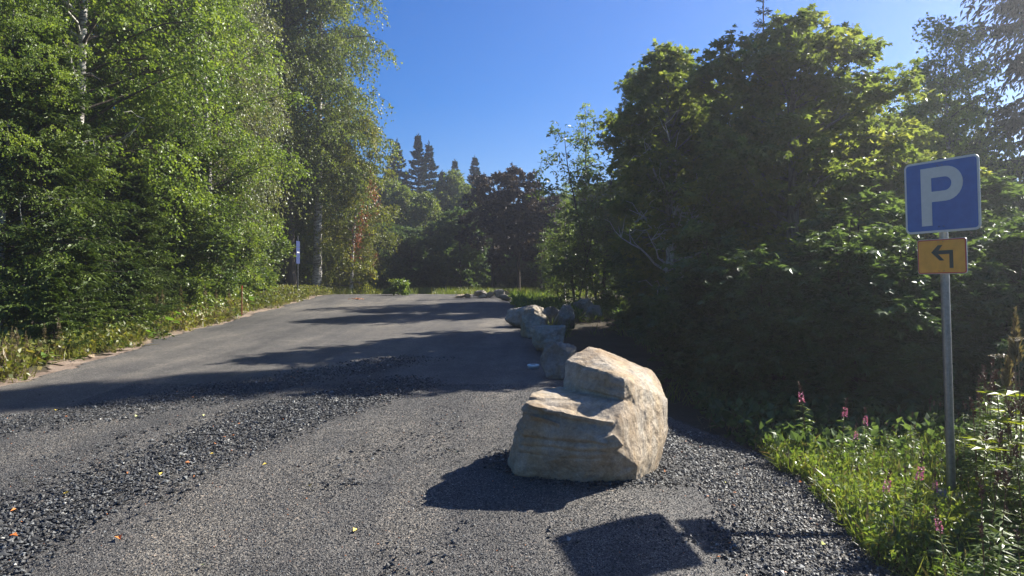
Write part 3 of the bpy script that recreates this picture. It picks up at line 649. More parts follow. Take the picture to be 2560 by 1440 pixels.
def farsp(src, h0, px, py, y, lab, rz):
    s = ht(py - 12, y) / h0; return again(src, at(px, y), y, lab, rz, s)
far.scale = (ht(338, 60) / 13.5,) * 3
put(far2, at(1072, 60.5), 60.5, 'far spruce with a ragged top, right one of the close pair', 'spruce', GF); far2.scale = (ht(356, 60.5) / 13.5,) * 3
farsp(far2, 13.5, 992, 362, 59, 'far spruce left of the close pair', 1.); farsp(far, 13.5, 978, 400, 61, 'shorter far spruce leaning on the left one', 2.)
farsp(far, 13.5, 1137, 413, 66, 'small far spruce tip between the pair and the lone one', 3.); farsp(far, 13.5, 1187, 405, 58, 'lone far spruce left of the purple maple', 4.)
farsp(far, 13.5, 1015, 440, 64, 'low far spruce between the left one and the pair', 5.); farsp(far, 13.5, 1105, 440, 62, 'low far spruce right of the pair', .5)
put(d1, at(1010, 48), 48, 'grey green far birch below the left far spruces', 'birch', GF)
put(d2, at(900, 42), 42, 'dark broadleaf tree behind the yellowing birch at the road end', 'tree', GF)
def farb(src, h0, px, py, y, lab, rz, cat='tree'):
    s = (EYE + (HOR - py) / FPX * y - .8) / h0; c = again(src, at(px, y), y, lab, rz, s); c['category'] = cat; return c
d1.scale = ((EYE + (HOR - 470) / FPX * 48 - .8) / 7.2,) * 3; d2.scale = ((EYE + (HOR - 560) / FPX * 42 - .8) / 6.4,) * 3
farb(d1, 7.2, 1062, 485, 46, 'grey green far birch under the close pair of spruces', 1, 'birch'); farb(d1, 7.2, 1128, 430, 52, 'pale far birch with a tall top left of the lone spruce', 2, 'birch')
farb(d1, 7.2, 970, 450, 50, 'far birch peeping out behind the yellowing birch', 3, 'birch'); farb(d1, 7.2, 1175, 470, 50, 'far birch behind the lone spruce', 4, 'birch')
farb(d2, 6.4, 1150, 525, 43, 'broadleaf tree with bright upper leaves left of the purple maples', 1); farb(d2, 6.4, 960, 560, 43, 'dark broadleaf tree under the grey green birches', 2)
farb(d2, 6.4, 1030, 570, 44, 'broad dark tree in shade at the far lawn', 3); farb(d2, 6.4, 1100, 560, 45, 'dark tree in shade behind the far lawn, right of the broad one', 4)
farb(d2, 6.4, 1225, 540, 46, 'dark tree directly behind the purple maples', 5)
farb(d2, 6.4, 1340, 520, 47, 'dark tree behind the right purple maple', 6); farb(d2, 6.4, 1420, 520, 42, 'dark broadleaf tree right of the purple maples', .4)
farb(d2, 6.4, 1480, 560, 36, 'dark broadleaf tree behind the sunlit sapling right of centre', 1.4)
pm = deciduous(134, 6.2, 1.75, .34, 30, 9, 6, 7, T_maple(), .16, .25, .09, (0, 0), 'dome', .35, .55, name='purple_maple', lmat=L_PURPLE, bmat=BARK, limbr=1.3)
put(pm, at(1297, 38), 38, 'purple leaved maple with the taller round crown', 'maple', 'purple maples'); pm.scale = ((EYE + (HOR - 428) / FPX * 38 - .9) / 6.2,) * 3
c = farb(pm, 6.2, 1232, 440, 40, 'purple leaved maple left of the taller one', 2, 'maple'); c['group'] = 'purple maples'
c = farb(pm, 6.2, 1352, 490, 39, 'smallest purple leaved maple, right of the taller one', 4, 'maple'); c['group'] = 'purple maples'

for i, (px, y, tp) in enumerate([(700, 62, 330), (800, 60, 380), (880, 62, 420), (940, 57, 470), (1000, 55, 500), (1060, 54, 520), (1110, 56, 500), (1165, 55, 520), (1215, 56, 500), (1265, 58, 520), (1320, 55, 540), (1375, 54, 520), (1430, 52, 500), (1490, 50, 480), (1560, 50, 460), (1640, 50, 440), (1730, 48, 420), (1830, 46, 420), (1930, 45, 440), (2040, 42, 450), (2160, 38, 450), (2290, 36, 460), (2420, 34, 480), (2550, 32, 500)]):
    s_ = (EYE + (HOR - tp) / FPX * y - .5) / 6.4; cc = again(d2, at(px, y), y, 'x', i * 1.9, s_); cc.scale = (s_ * 1.15, s_ * 1.15, s_)
    cc['label'] = ('dark tree in the shaded wall of wood closing the view' if px < 1450 else 'dark tree far back in the wood behind the right hand maples'); cc['group'] = 'dark trees far back' + (' behind the road end' if px < 1450 else ' on the right')
# right wood
tb = deciduous(140, 7.6, 1.0, .12, 34, 7, 5, 5, T_leaf(.4), .075, .5, .05, (0, 0), 'column', .3, .3, up=1.1, name='thin_birch', lmat=L_BIRCH)
put(tb, at(1465, 27), 27, 'thin see through birch with an upright wispy top right of centre', 'birch', GR)
again(tb, at(1412, 29), 29, 'short wispy birch left of the thin see through one', 2., .66)
sap = deciduous(141, 4.6, 1.4, .03, 40, 8, 5, 6, T_leaf(.26), .1, .3, .05, (0, 0), 'full', .35, .4, stems=3, name='leafy_sapling', lmat=L_SHRUB, bmat=BARK)
put(sap, at(1575, 23.5), 23.5, 'leafy sapling clump lit from behind, left of the lichen covered maple', 'shrub', 'saplings right of the road')
for px, y, s_, l_ in ((1440, 25.5, .85, 'leafy sapling clump under the thin see through birch'), (1500, 25.5, 1.42, 'tallest sapling clump beyond the lit one'), (1395, 31, .8, 'farthest sapling clump by the right road edge'), (1640, 20, .85, 'sapling clump behind the trunks of the lichen covered maple'), (1580, 24, 1.2, 'sapling clump set back in the wood')):
    again(sap, at(px, y), y, l_, px, s_)
m1 = deciduous(142, 6.7, 1.4, .36, 40, 9, 6, 7, T_maple(), .105, .3, .11, (-.01, 0), 'birch', .3, .6, up=.75, name='lichen_maple', lmat=L_MAPLE, bmat=LICHEN, limat=LICHEN, limbr=1.6)
bare(m1, 9, 26, (.9, 3.6), (185, 345), (1.2, 2.0), .036, flat('lichen_limb', (.42, .4, .35), .9, 0, .2, 30, .35), .55)
put(m1, 3.5, 15.5, 'narrow maple with bare lichen covered lower limbs', 'maple', GR)
again(m1, 4.35, 23.5, 'maple right behind the narrow lichen covered one', 2.2, 1.2); again(m1, 5.6, 26.5, 'maple farther back between the narrow and the largest maple', 4.2, 1.25)
m2 = deciduous(143, 6.6, 2.2, .12, 60, 10, 7, 8, T_maple(), .115, .28, .14, (0, 0), 'full', .35, .6, up=.6, name='maple_tree', lmat=L_MAPLE, bmat=LICHEN, limat=LICHEN, limbr=1.5)
put(m2, 5.3, 13.6, 'largest round maple filling the middle of the right wood', 'maple', GR)
again(m2, 6.1, 16.2, 'maple crowding behind the largest round one', 2., .93)
again(m2, 4.6, 16.8, 'maple between the narrow one and the largest', 3.4, .9)
again(m2, 7.6, 14.2, 'lower maple on the right flank of the largest', 4., .72)
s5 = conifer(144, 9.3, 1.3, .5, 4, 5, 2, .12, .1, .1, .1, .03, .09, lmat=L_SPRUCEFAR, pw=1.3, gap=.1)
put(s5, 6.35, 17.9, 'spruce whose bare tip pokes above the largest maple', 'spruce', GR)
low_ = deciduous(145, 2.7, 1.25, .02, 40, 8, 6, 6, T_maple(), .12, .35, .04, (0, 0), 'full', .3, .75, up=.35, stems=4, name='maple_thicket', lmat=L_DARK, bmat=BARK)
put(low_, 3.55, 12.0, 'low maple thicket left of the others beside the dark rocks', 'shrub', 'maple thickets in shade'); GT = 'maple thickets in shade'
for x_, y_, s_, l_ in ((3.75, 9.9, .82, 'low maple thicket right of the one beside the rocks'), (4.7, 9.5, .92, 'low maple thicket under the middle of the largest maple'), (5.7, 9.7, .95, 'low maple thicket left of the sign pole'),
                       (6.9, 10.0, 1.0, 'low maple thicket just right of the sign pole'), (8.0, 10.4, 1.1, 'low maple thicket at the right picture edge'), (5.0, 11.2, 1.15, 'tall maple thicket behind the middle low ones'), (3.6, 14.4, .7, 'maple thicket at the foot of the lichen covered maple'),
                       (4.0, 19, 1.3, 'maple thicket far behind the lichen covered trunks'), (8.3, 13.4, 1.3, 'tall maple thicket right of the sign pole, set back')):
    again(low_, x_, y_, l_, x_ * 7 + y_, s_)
rb = deciduous(146, 8.0, 1.5, .08, 60, 11, 6, 7, T_leaf(.42), .08, .6, .08, (0, 0), 'birch', .4, name='birch_tree', lmat=L_BIRCH)
put(rb, 11.2, 18.0, 'hazy birch rising above the parking sign', 'birch', GR)
again(rb, 9.6, 19.5, 'shorter birch left of the hazy one above the parking sign', 2., .8); again(rb, 12.4, 20.5, 'birch between the hazy one and the big right spruce', 3., .9)
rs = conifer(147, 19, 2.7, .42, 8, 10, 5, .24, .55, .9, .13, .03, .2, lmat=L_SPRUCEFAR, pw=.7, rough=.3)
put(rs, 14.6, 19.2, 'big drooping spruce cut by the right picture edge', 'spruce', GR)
again(d2, 12, 22, 'dark broadleaf tree low behind the parking sign', 1., 1.0); again(d2, 8.5, 22, 'dark broadleaf tree behind the right maples', 2., .9); again(d2, 15, 24, 'dark broadleaf tree below the big right spruce', 2., .9)
again(d2, 10.2, 15.6, 'dark broadleaf tree beside the parking sign at mid height', 3., .55)

# ------------------------------------------------------------------ ground cover
def scatter(n, fx, fy, keep=None, seed=0):
    r = np.random.default_rng(seed); x = r.uniform(*fx, n); y = r.uniform(*fy, n)
    if keep is not None: k = keep(x, y, r); x, y = x[k], y[k]
    return x, y, r
def cover(name, label, cat, x, y, r, T, mat, size, vert=.8, hz=.05, tb=None):
    B = MB(); n = len(x); p = np.stack([x, y, H(x, y) - .02 + hz * r.random(n)], -1)
    d = norm(r.normal(size=(n, 3)) * (1 - vert) + [0, 0, vert]); nn = r.normal(size=(n, 3)) + np.array([0, 0, .001])
    place(B, T, p, d, nn, size * r.uniform(.5, 1.3, n), tint(r, n)); return B, p
def fin(B, name, mat, label, cat): return tag(B.build(name, mat), label, cat, kind='stuff')
def clump(f, thr=0, sd=3): return lambda x, y, r: fbm(np.stack([x * f, y * f, x * 0], -1), 3, sd) > thr
# left verge
def lk(x, y, r): e = road_edge_l(y); n = fbm(np.stack([x * 2, y * 2, x * 0], -1), 3, 61); return (x < e - .12 + n * .45) & (x > e - 3.2)
x, y, r = scatter(40000, (-11, -6), (7.5, 33), lk, 1)
B, _ = cover('', '', '', x, y, r, T_blade(), L_GRASS, .26, .6); fin(B, 'verge_grass', L_VERGE, 'thin yellow green grass along the left verge', 'grass')
x, y, r = scatter(52000, (-11, -6), (7.5, 33), lambda x, y, r: lk(x, y, r) & (x > road_edge_l(y) - 2.4), 2)
B, _ = cover('', '', '', x, y, r, T_leaf(.4), L_WEED, .085, .3, .32); fin(B, 'verge_weeds', L_VERGEWEED, 'low leafy weeds mixed into the left verge', 'weeds')
x, y, r = scatter(52000, (-11, -6), (7.5, 33), lambda x, y, r: lk(x + .2, y, r) & (fbm(np.stack([x * .5, y * .5, x * 0], -1), 2, 8) > -.1), 22)
B, _ = cover('', '', '', x, y, r, T_narrow(.12), L_DRY, .15, .5, .22); fin(B, 'dry_litter', L_DRY, 'brown dry stems and litter in the left verge', 'litter')
# right bank
def rk(x, y, r): e = road_edge_r(y) + np.interp(y, [0, 5, 6.2, 7.4, 9.4, 12, 30], [1.5, 1.5, 1.65, 1.75, 1.4, .9, .5]); n = fbm(np.stack([x * 2, y * 2, x * 0], -1), 3, 62); return (x > e + n * .2)
x, y, r = scatter(40000, (1.8, 6.5), (3.2, 7.7), rk, 3)
B, _ = cover('', '', '', x, y, r, T_blade(), L_GRASS, .2, .62); fin(B, 'bank_grass', L_GRASS, 'fresh green grass on the bank around the parking sign', 'grass')
x, y, r = scatter(42000, (1.8, 6.5), (3.2, 8.0), rk, 4)
B, _ = cover('', '', '', x, y, r, T_leaf(.3), L_WEED, .055, .25, .2); fin(B, 'bank_weeds', L_WEED, 'small leafy ground weeds on the bank around the parking sign', 'weeds')
x, y, r = scatter(90000, (.5, 14), (7.2, 26), lambda x, y, r: rk(x, y, r) & (x > road_edge_r(y) + np.interp(y, [7, 9, 11, 14, 24], [1.7, 1.6, 2.0, 2.9, 3.2])), 5)
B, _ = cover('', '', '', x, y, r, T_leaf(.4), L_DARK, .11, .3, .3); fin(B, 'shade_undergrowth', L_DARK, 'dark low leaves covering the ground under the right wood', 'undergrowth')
x, y, r = scatter(9000, (.3, 5), (8.5, 26), lambda x, y, r: rk(x - .1, y, r) & (fbm(np.stack([x * .9, y * .9, x * 0], -1), 3, 9) > np.where(y < 14, .3, .2)), 55)
B, _ = cover('', '', '', x, y, r, T_blade(), L_GRASS, .35, .7); fin(B, 'tufted_grass', L_GRASS, 'tufts of grass beyond the dark rocks', 'grass')
x, y, r = scatter(5000, (1.8, 6.5), (3.2, 9.0), rk, 44)
B, _ = cover('', '', '', x, y, r, T_narrow(.05), L_DRY, .16, .55, .12); fin(B, 'bank_dry_stems', L_DRY, 'dry straw and dead stems in the bank', 'litter')
# far lawn
x, y, r = scatter(50000, (-16, 4), (32, 42), lambda x, y, r: clump(.5, -.25, 13)(x, y, r), 6)
B, _ = cover('', '', '', x, y, r, T_blade(), L_GRASS, .3, .7); fin(B, 'far_grass', L_GRASS, 'bright strip of grass beyond the end of the road', 'grass')
x, y, r = scatter(6500, (.0, 3.5), (19, 30), lambda x, y, r: (x > road_edge_r(y) + .2) & (x < road_edge_r(y) + 2.2) & (y > 21.5), 66)
B, _ = cover('', '', '', x, y, r, T_narrow(.12), L_WEED, .24, .5, .25); fin(B, 'edge_weeds', L_WEED, 'lit weeds beyond the broad grey rock', 'weeds')

# ------------------------------------------------------------------ single plants
def fireweed(seed, h=.85, flowers=1., dry=False, leafm=None):
    r = np.random.default_rng(seed); S = MB(); L = MB(); Fm = MB()
    ln = r.normal(0, .06, 2); kk = np.linspace(0, 1, 7)[:, None]
    path = np.concatenate([np.array([ln]) * kk ** 1.6 * h, kk * h], 1); tube(S, path, np.linspace(.005, .0015, 7), 4)
    n = int(75 * h / .85); t = r.uniform(.08, .74, n); p = np.stack([np.interp(t, kk[:, 0], path[:, k]) for k in range(3)], -1)
    a = r.uniform(0, 6.28, n); d = np.stack([np.cos(a), np.sin(a), .35 - .5 * r.random(n)], -1)
    place(L, T_narrow(.085), p, d, np.tile([0, 0, 1.], (n, 1)) + r.normal(0, .3, (n, 3)), .13 * (1.15 - .7 * t) * r.uniform(.8, 1.2, n), tint(r, n))
    n = int(70 * flowers) + 8; t = r.uniform(.74, .87, n); p = np.stack([np.interp(t, kk[:, 0], path[:, k]) for k in range(3)], -1); a = r.uniform(0, 6.28, n)
    d = np.stack([np.cos(a), np.sin(a), .1 + .4 * r.random(n)], -1); p = p + d * .02 * (1.6 - t[:, None])
    place(Fm, T_leaf(.5, .1), p, d + r.normal(0, .3, d.shape), r.normal(size=(n, 3)), (.024 if not dry else .05) * (1.5 - t), tint(r, n))
    n = 24; t = r.uniform(.9, 1, n); p = np.stack([np.interp(t, kk[:, 0], path[:, k]) for k in range(3)], -1); a = r.uniform(0, 6.28, n)
    place(S, T_narrow(.2), p, np.stack([np.cos(a), np.sin(a), np.ones(n)], -1), r.normal(size=(n, 3)), .03, tint(r, n))
    root = empty('fireweed' if not dry else 'dry_fireweed', (0, 0, 0)); S.build('stem', REDSTEM if not dry else L_DRY, root); L.build('leaves', (leafm or L_WEED) if not dry else L_DRY, root)
    Fm.build('flower_spike' if not dry else 'seed_spike', PINK if not dry else L_DRY, root); return root
FW = [fireweed(201, .85, 1.), fireweed(202, .8, .6), fireweed(203, .9, .8)]
spots = [(2275, 1185, 5.1, 0, 'fireweed with the fullest pink flower head left of the sign pole'), (2195, 1205, 5.0, 1, 'fireweed with a loose pink head, second from the left at the front'),
         (2340, 1225, 5.2, 2, 'fireweed with a faded pink head close left of the sign pole'), (2016, 985, 7.5, 1, 'leftmost tall fireweed at the edge of the shade'),
         (2102, 1030, 7.0, 0, 'fireweed in the middle of the rear group by the shade'), (2165, 1060, 6.8, 2, 'rightmost fireweed of the rear group by the shade'),
         (2140, 1085, 6.6, 1, 'short fireweed in front of the rear group'), (2370, 1310, 4.5, 1, 'small fireweed at the foot of the sign pole with two pink blooms')]
for i, (px, py, y, k, lab) in enumerate(spots):
    x_, _, z_ = PX(px, py, y); g = Hs(x_, y); s = max(.35, (z_ - g) / (.8 * .85) * 1.0)
    src = FW[k]
    if 'label' not in src: src.location = (x_, y, g); src.scale = (s,) * 3; tag(src, lab, 'fireweed', 'pink fireweeds on the bank')
    else: c = dup(src, (x_, y, g), i * 1.3, s); c['label'] = lab
lw = [fireweed(210 + i, .75, 0., leafm=L_WEED) for i in range(3)]
r = np.random.default_rng(77); k = 0; ne = 0
for o in lw: 
    for ch in list(o.children):
        if 'flower' in ch.name: bpy.data.objects.remove(ch)
    o.name = 'willowherb'
for i in range(700):
    x_ = r.uniform(2.4, 6.2); y_ = r.uniform(3.7, 8.2); px = 1280 + x_ / y_ * FPX
    lim = np.interp(px, [1900, 2150, 2380, 2420, 2560], [.0, .1, .25, .95, 1.])
    if px > 2660 or px < 2150 or r.random() > lim or x_ < 2.75: continue
    if abs(px - 2378) < 70 and y_ < 6: continue
    s = r.uniform(.6, .95) * (1.4 if px > 2430 else .75)
    src = lw[k % 3]; k += 1
    if 'label' not in src: src.location = (x_, y_, Hs(x_, y_)); src.scale = (s,) * 3; tag(src, 'green willowherb stalk without flowers on the bank right of the road', 'plant', 'green willowherb stalks on the bank')
    else: dup(src, (x_, y_, Hs(x_, y_)), r.uniform(0, 6.28), s)
    if k > 150: break
# lime leaved lupins
def lime(seed):
    r = np.random.default_rng(seed); S = MB(); L = MB()
    tube(S, [(0, 0, 0), (.02, 0, .3), (.0, .02, .62)], [.006, .005, .002], 4)
    for z, rad in ((.62, 1), (.5, .9), (.4, .8)):
        n = 9; a = np.linspace(0, 6.28, n, endpoint=False) + r.random(); c = np.array([r.normal(0, .05), r.normal(0, .05), z])
        place(L, T_narrow(.16), np.tile(c, (n, 1)), np.stack([np.cos(a), np.sin(a), .25 + a * 0], -1), np.tile([0, 0, 1.], (n, 1)), .11 * rad * r.uniform(.8, 1.2, n), tint(r, n))
    root = empty('lime_leaved_plant', (0, 0, 0)); S.build('stem', STEM, root); L.build('leaves', L_LIME, root); return root
lp = lime(1)
for i, (px, py, y, lab) in enumerate([(2500, 1000, 5.6, 'yellow leaved plant highest among the weeds right of the sign pole'), (2505, 1065, 5.4, 'yellow leaved plant just below the highest yellow one'), (2545, 1040, 5.9, 'yellow leaved plant at the right picture edge'),
                                 (2480, 1130, 5.2, 'lowest yellow leaved plant right of the sign pole')]):
    x_, _, z_ = PX(px, py, y); g = Hs(x_, y); s = (z_ - g) / .6
    if i == 0: lp.location = (x_, y, g); lp.scale = (s,) * 3; tag(lp, lab, 'plant', 'yellow leaved plants right of the sign')
    else: dup(lp, (x_, y, g), i, s)['label'] = lab
# dry umbel and grass plumes at the right edge
def umbel():
    S = MB(); r = np.random.default_rng(3); U = MB()
    tube(S, [(0, 0, 0), (.02, 0, .6), (.0, 0, 1.2)], [.007, .005, .003], 5)
    for (sx, sz, ex, ez) in ((0.01, .8, -.12, 1.1), (0, 1.0, .1, 1.15), (0, 1.2, 0, 1.21)):
        tube(S, [(sx, 0, sz), (ex, 0, ez)], [.003, .002], 4)
        n = 40; a = r.uniform(0, 6.28, n); q = np.sqrt(r.random(n)) * .06; p = np.stack([ex + q * np.cos(a), q * np.sin(a), ez + .03 - q * .2], -1)
        for e in p[::4]: tube(S, [(ex, 0, ez), tuple(e)], [.0015, .001], 3)
        place(U, T_leaf(.45), p, r.normal(size=(n, 3)) * [1, 1, .2], np.tile([0, 0, 1.], (n, 1)), .016, tint(r, n))
    root = empty('dry_umbel_plant', (0, 0, 0)); S.build('stem', L_DRY, root); U.build('flower_heads', L_DRY, root); return root
u = umbel(); x_, _, z_ = PX(2545, 850, 5.5); g = Hs(x_, 5.5); u.location = (x_, 5.5, g); u.scale = ((z_ - g) / 1.22,) * 3; tag(u, 'dry brown umbel flower rising at the right picture edge', 'plant')
def plume(seed):
    r = np.random.default_rng(seed); S = MB(); U = MB(); tube(S, [(0, 0, 0), (.02, 0, .6), (.05, 0, 1.1)], [.004, .003, .0015], 4)
    n = 160; t = r.random(n); p = np.stack([.03 + .04 * t, t * 0, .88 + .34 * t], -1); a = r.uniform(0, 6.28, n)
    place(U, T_narrow(.15), p, np.stack([np.cos(a) * .6, np.sin(a) * .6, np.ones(n)], -1), r.normal(size=(n, 3)), .075 * (1.2 - t), tint(r, n))
    root = empty('grass_plume', (0, 0, 0)); S.build('stem', L_DRY, root); U.build('seed_head', L_DRY, root); return root
gp = plume(1)
for i, (px, py, y, lab) in enumerate([(2505, 880, 5.8, 'dry grass plume left of the umbel flower'), (2540, 800, 5.7, 'tallest dry grass plume above the umbel flower')]):
    x_, _, z_ = PX(px, py, y); g = Hs(x_, y); s = (z_ - g) / 1.15
    if i == 0: gp.location = (x_, y, g); gp.scale = (s,) * 3; tag(gp, lab, 'grass', 'dry grass plumes')
    else: dup(gp, (x_, y, g), 1.0, s)['label'] = lab
# dry stalks on left verge
ds = fireweed(220, 1.0, 1.2, True)
DS = [(45, 905), (62, 900), (110, 880), (150, 872), (28, 915), (340, 790), (362, 786), (405, 782), (450, 776), (515, 770), (540, 768), (390, 784), (575, 764)]
ds_all = []
for i, (px, py) in enumerate(DS):
    y = G(px, py + 45)[1] + .5; x_ = (px - 1280) / FPX * y; g = Hs(x_, y); s = .85 if i > 4 else .62
    if i == 0: ds.location = (x_, y, g); ds.scale = (s,) * 3; tag(ds, 'dry grey seed stalk of fireweed standing in the left verge', 'plant', 'dry stalks in the left verge')
    else: dup(ds, (x_, y, g), i * 2., s * (1 + .1 * math.sin(i * 5)))
    ds_all.append(px)
ORD = ['leftmost', 'second', 'third', 'fourth', 'fifth', 'sixth', 'seventh', 'eighth']
st_ = [o for o in COL.objects if o.name.startswith('dry_fireweed')]
for grp, where in (([o for o in st_ if o.location.y < 15], 'in the near left corner of the verge'), ([o for o in st_ if o.location.y >= 15], 'before the leafy shrubs on the left verge')):
    for k, o in enumerate(sorted(grp, key=lambda o: o.location.x / o.location.y)):
        o['label'] = (ORD[k] if k else 'leftmost') + (' from left' if k else '') + ' of the dry seed stalks ' + where
# broad leaved burdock clumps on the left verge
def burdock(seed, n=14):
    r = np.random.default_rng(seed); S = MB(); L = MB(); a = r.uniform(0, 6.28, n); rad = r.uniform(.05, .32, n); z = r.uniform(.1, .34, n)
    p = np.stack([np.cos(a) * rad, np.sin(a) * rad, z], -1)
    for q in p: tube(S, [(0, 0, 0), tuple(q * [.6, .6, .8]), tuple(q)], [.005, .004, .003], 4)
    v = np.array([[0, 0, 0], [-.35, -.1, .04], [-.42, .3, .06], [-.25, .7, .04], [0, 1, -.1], [.25, .7, .04], [.42, .3, .06], [.35, -.1, .04], [0, .5, -.02]]); f = np.array([[0, 1, 2, 8], [2, 3, 4, 8], [8, 4, 5, 6], [8, 6, 7, 0]])
    place(L, (v, f), p, np.stack([np.cos(a), np.sin(a), -.1 + a * 0], -1), np.tile([0, 0, 1.], (n, 1)) + r.normal(0, .35, (n, 3)), .2 * r.uniform(.7, 1.2, n), tint(r, n))
    root = empty('burdock', (0, 0, 0)); S.build('stems', STEM, root); L.build('leaves', L_BROAD, root); return root
bd = burdock(1)
BD = [(115, 908, .5, 'single small broad leaved plant at the front of the left verge'), (400, 828, .9, 'broad leaved burdock nearest the sandy edge'), (430, 812, .9, 'pale burdock clump beside the young spruce'), (470, 803, 1.0, 'largest pale burdock clump on the left verge'),
      (505, 795, .9, 'burdock clump right of the largest pale one'), (555, 785, .8, 'burdock clump just left of the red stake'), (612, 770, 1.0, 'bluish broad leaved clump right of the red stake'), (640, 765, .9, 'broad leaved clump farthest along the left verge'), (360, 850, .6, 'small burdock left of the others near the sand'), (580, 795, .7, 'low burdock in front of the red stake')]
for i, (px, py, s, lab) in enumerate(BD):
    g = G(px, py); 
    if i == 0: bd.location = g; bd.scale = (s,) * 3; tag(bd, lab, 'plant', 'broad leaved plants on the left verge')
    else: dup(bd, g, i * 1.7, s)['label'] = lab
fn = deciduous(230, .7, .5, .1, 16, 6, 4, 5, T_leaf(.4), .09, .3, .01, (0, 0), 'full', .15, stems=3, name='small_bush', lmat=L_WEED, bmat=BARK)
put(fn, *G(995, 738)[:2], 'small leafy bush on the grass at the far end', 'bush')

# ------------------------------------------------------------------ signs
def rrect(w_, h_, rad, n=6):
    p = []
    for cx_, cz, a0 in ((w_ / 2 - rad, h_ / 2 - rad, 0), (-w_ / 2 + rad, h_ / 2 - rad, 90), (-w_ / 2 + rad, -h_ / 2 + rad, 180), (w_ / 2 - rad, -h_ / 2 + rad, 270)):
        for k in range(n + 1): a = R(a0 + 90 * k / n); p.append((cx_ + rad * math.cos(a), cz + rad * math.sin(a)))
    return p
def prism(name, outline, y0, y1, mat, parent, holes=(), bevel=0):
    cu = bpy.data.curves.new(name, 'CURVE'); cu.dimensions = '2D'; cu.fill_mode = 'BOTH'; cu.extrude = (y1 - y0) / 2
    for pts in (outline, *holes):
        s = cu.splines.new('POLY'); s.points.add(len(pts) - 1); s.use_cyclic_u = True
        for q, (a, b) in zip(s.points, pts): q.co = (a, b, 0, 1)
    t = bpy.data.objects.new('t', cu); COL.objects.link(t); me = bpy.data.meshes.new_from_object(t.evaluated_get(bpy.context.evaluated_depsgraph_get()))
    bpy.data.objects.remove(t); me.transform(Matrix.Translation((0, (y0 + y1) / 2, 0)) @ Matrix.Rotation(R(90), 4, 'X')); me.materials.clear(); me.materials.append(mat)
    o = bpy.data.objects.new(name, me); COL.objects.link(o); o.parent = parent; return o
WHITE = flat('sign_white', (.56, .56, .49), .4, 0, .5, 30, .05); BLUE = flat('sign_blue', (.05, .125, .34), .45, 0, .4, 12, .12); ORANGE = flat('sign_orange', (.75, .34, .035), .45, 0, .4, 12, .1)
RED = flat('sign_red', (.5, .04, .03), .4); BLACK = flat('sign_black', (.03, .04, .03), .5); STEEL = flat('galvanised_steel', (.2, .205, .2), .42, .75, .5, 40, .2)
CONC = flat('concrete', (.2, .2, .19), .9, 0, .2, 30, .2); DKPOLE = flat('dark_pole', (.06, .065, .07), .5, .3); WOODRED = flat('red_brown_stake', (.2, .06, .03), .7)
yaw = -R(62)
bx, by = PX(2380, 1262, 6.0)[:2]; bz = EYE - (1262 - HOR) / FPX * 6.0; gz = Hs(bx, by)
sign = empty('parking_sign', (bx, by, gz)); tag(sign, 'blue parking sign and orange arrow plate on a grey steel pole', 'sign')
sb = empty('sign_assembly', (0, 0, 0)); 
lean_x = -.031
def leanpt(z): return (lean_x * z, 0, z)
B = MB(); top = EYE + (HOR - 400) / FPX * 6 - gz
tube(B, [leanpt(.0), leanpt(1.), leanpt(2.), leanpt(top)], .0345, 24); o = B.build('pole', STEEL, sign, True)
B = MB(); tube(B, [leanpt(top - .001), leanpt(top + .012), leanpt(top + .013)], [.037, .035, .001], 20); B.build('pole_cap', BLACK, sign, True)
B = MB(); tube(B, [(0, 0, -.3), (0, 0, .1), (0, 0, .12), (0, 0, .121)], [.13, .12, .11, .001], 20); B.build('base', CONC, sign, True)
bpy.data.objects.remove(sb)
def board(name, px, py, w_, h_, rad, rimm, facem, rim, back=WHITE, inner=None):
    z = EYE + (HOR - py) / FPX * 5.95 - gz; xx = (px - 1280) / FPX * 5.95 - bx
    e = bpy.data.objects.new(name, None); return e, xx, z
def mk(name, px, py, w_, h_, rad, rim, rimm, facem, glyphs, gm):
    z = EYE + (HOR - py) / FPX * 5.96 - gz; xx = (px - 1280) / FPX * 5.96 - bx
    Mx = Matrix.Translation((xx, -.055, z)) @ Matrix.Rotation(-math.atan(lean_x) * -1, 4, 'Y') @ Matrix.Rotation(yaw, 4, 'Z')
    p = prism(name, rrect(w_, h_, rad), -.004, .004, rimm, sign); p.matrix_local = Mx
    prism('face', rrect(w_ - 2 * rim, h_ - 2 * rim, max(rad - rim, .01)), -.0065, -.0045, facem, p)
    for nm, ol, holes in glyphs: prism(nm, ol, -.0095, -.007, gm, p, holes)
    return p
def arc(cx_, cz, rad, a0, a1, n=14): return [(cx_ + rad * math.cos(R(a0 + (a1 - a0) * k / n)), cz + rad * math.sin(R(a0 + (a1 - a0) * k / n))) for k in range(n + 1)]
Wb, Hb = .625, .61
Pout = [(-.165, -.245), (-.075, -.245), (-.075, -.045), (.04, -.045)] + [(a, b) for a, b in arc(.04, .1, .145, -90, 90)] + [(-.165, .245)]
Pin = [(-.075, .042), (.035, .042)] + arc(.035, .1, .058, -90, 90) + [(-.075, .158)]
ps = mk('parking_board', 2350, 490, Wb, Hb, .045, .018, WHITE, BLUE, [('letter_p', Pout, [Pin])], WHITE)
Ar = [(.088, -.105), (.118, -.105), (.118, .0), (.118, .045), (.0, .045), (.032, .09), (-.005, .09), (-.062, .03), (.008, -.04), (.045, -.04), (-.004, .013), (.088, .013)]
Ar = [(x_ - .02, z_ + .005) for x_, z_ in Ar]
ao = mk('arrow_board', 2352, 641, .412, .295, .022, .004, WHITE, RED, [], BLACK)
prism('orange_face', rrect(.412 - .026, .295 - .026, .014), -.0085, -.0068, ORANGE, ao); prism('arrow', Ar, -.0115, -.009, BLACK, ao)
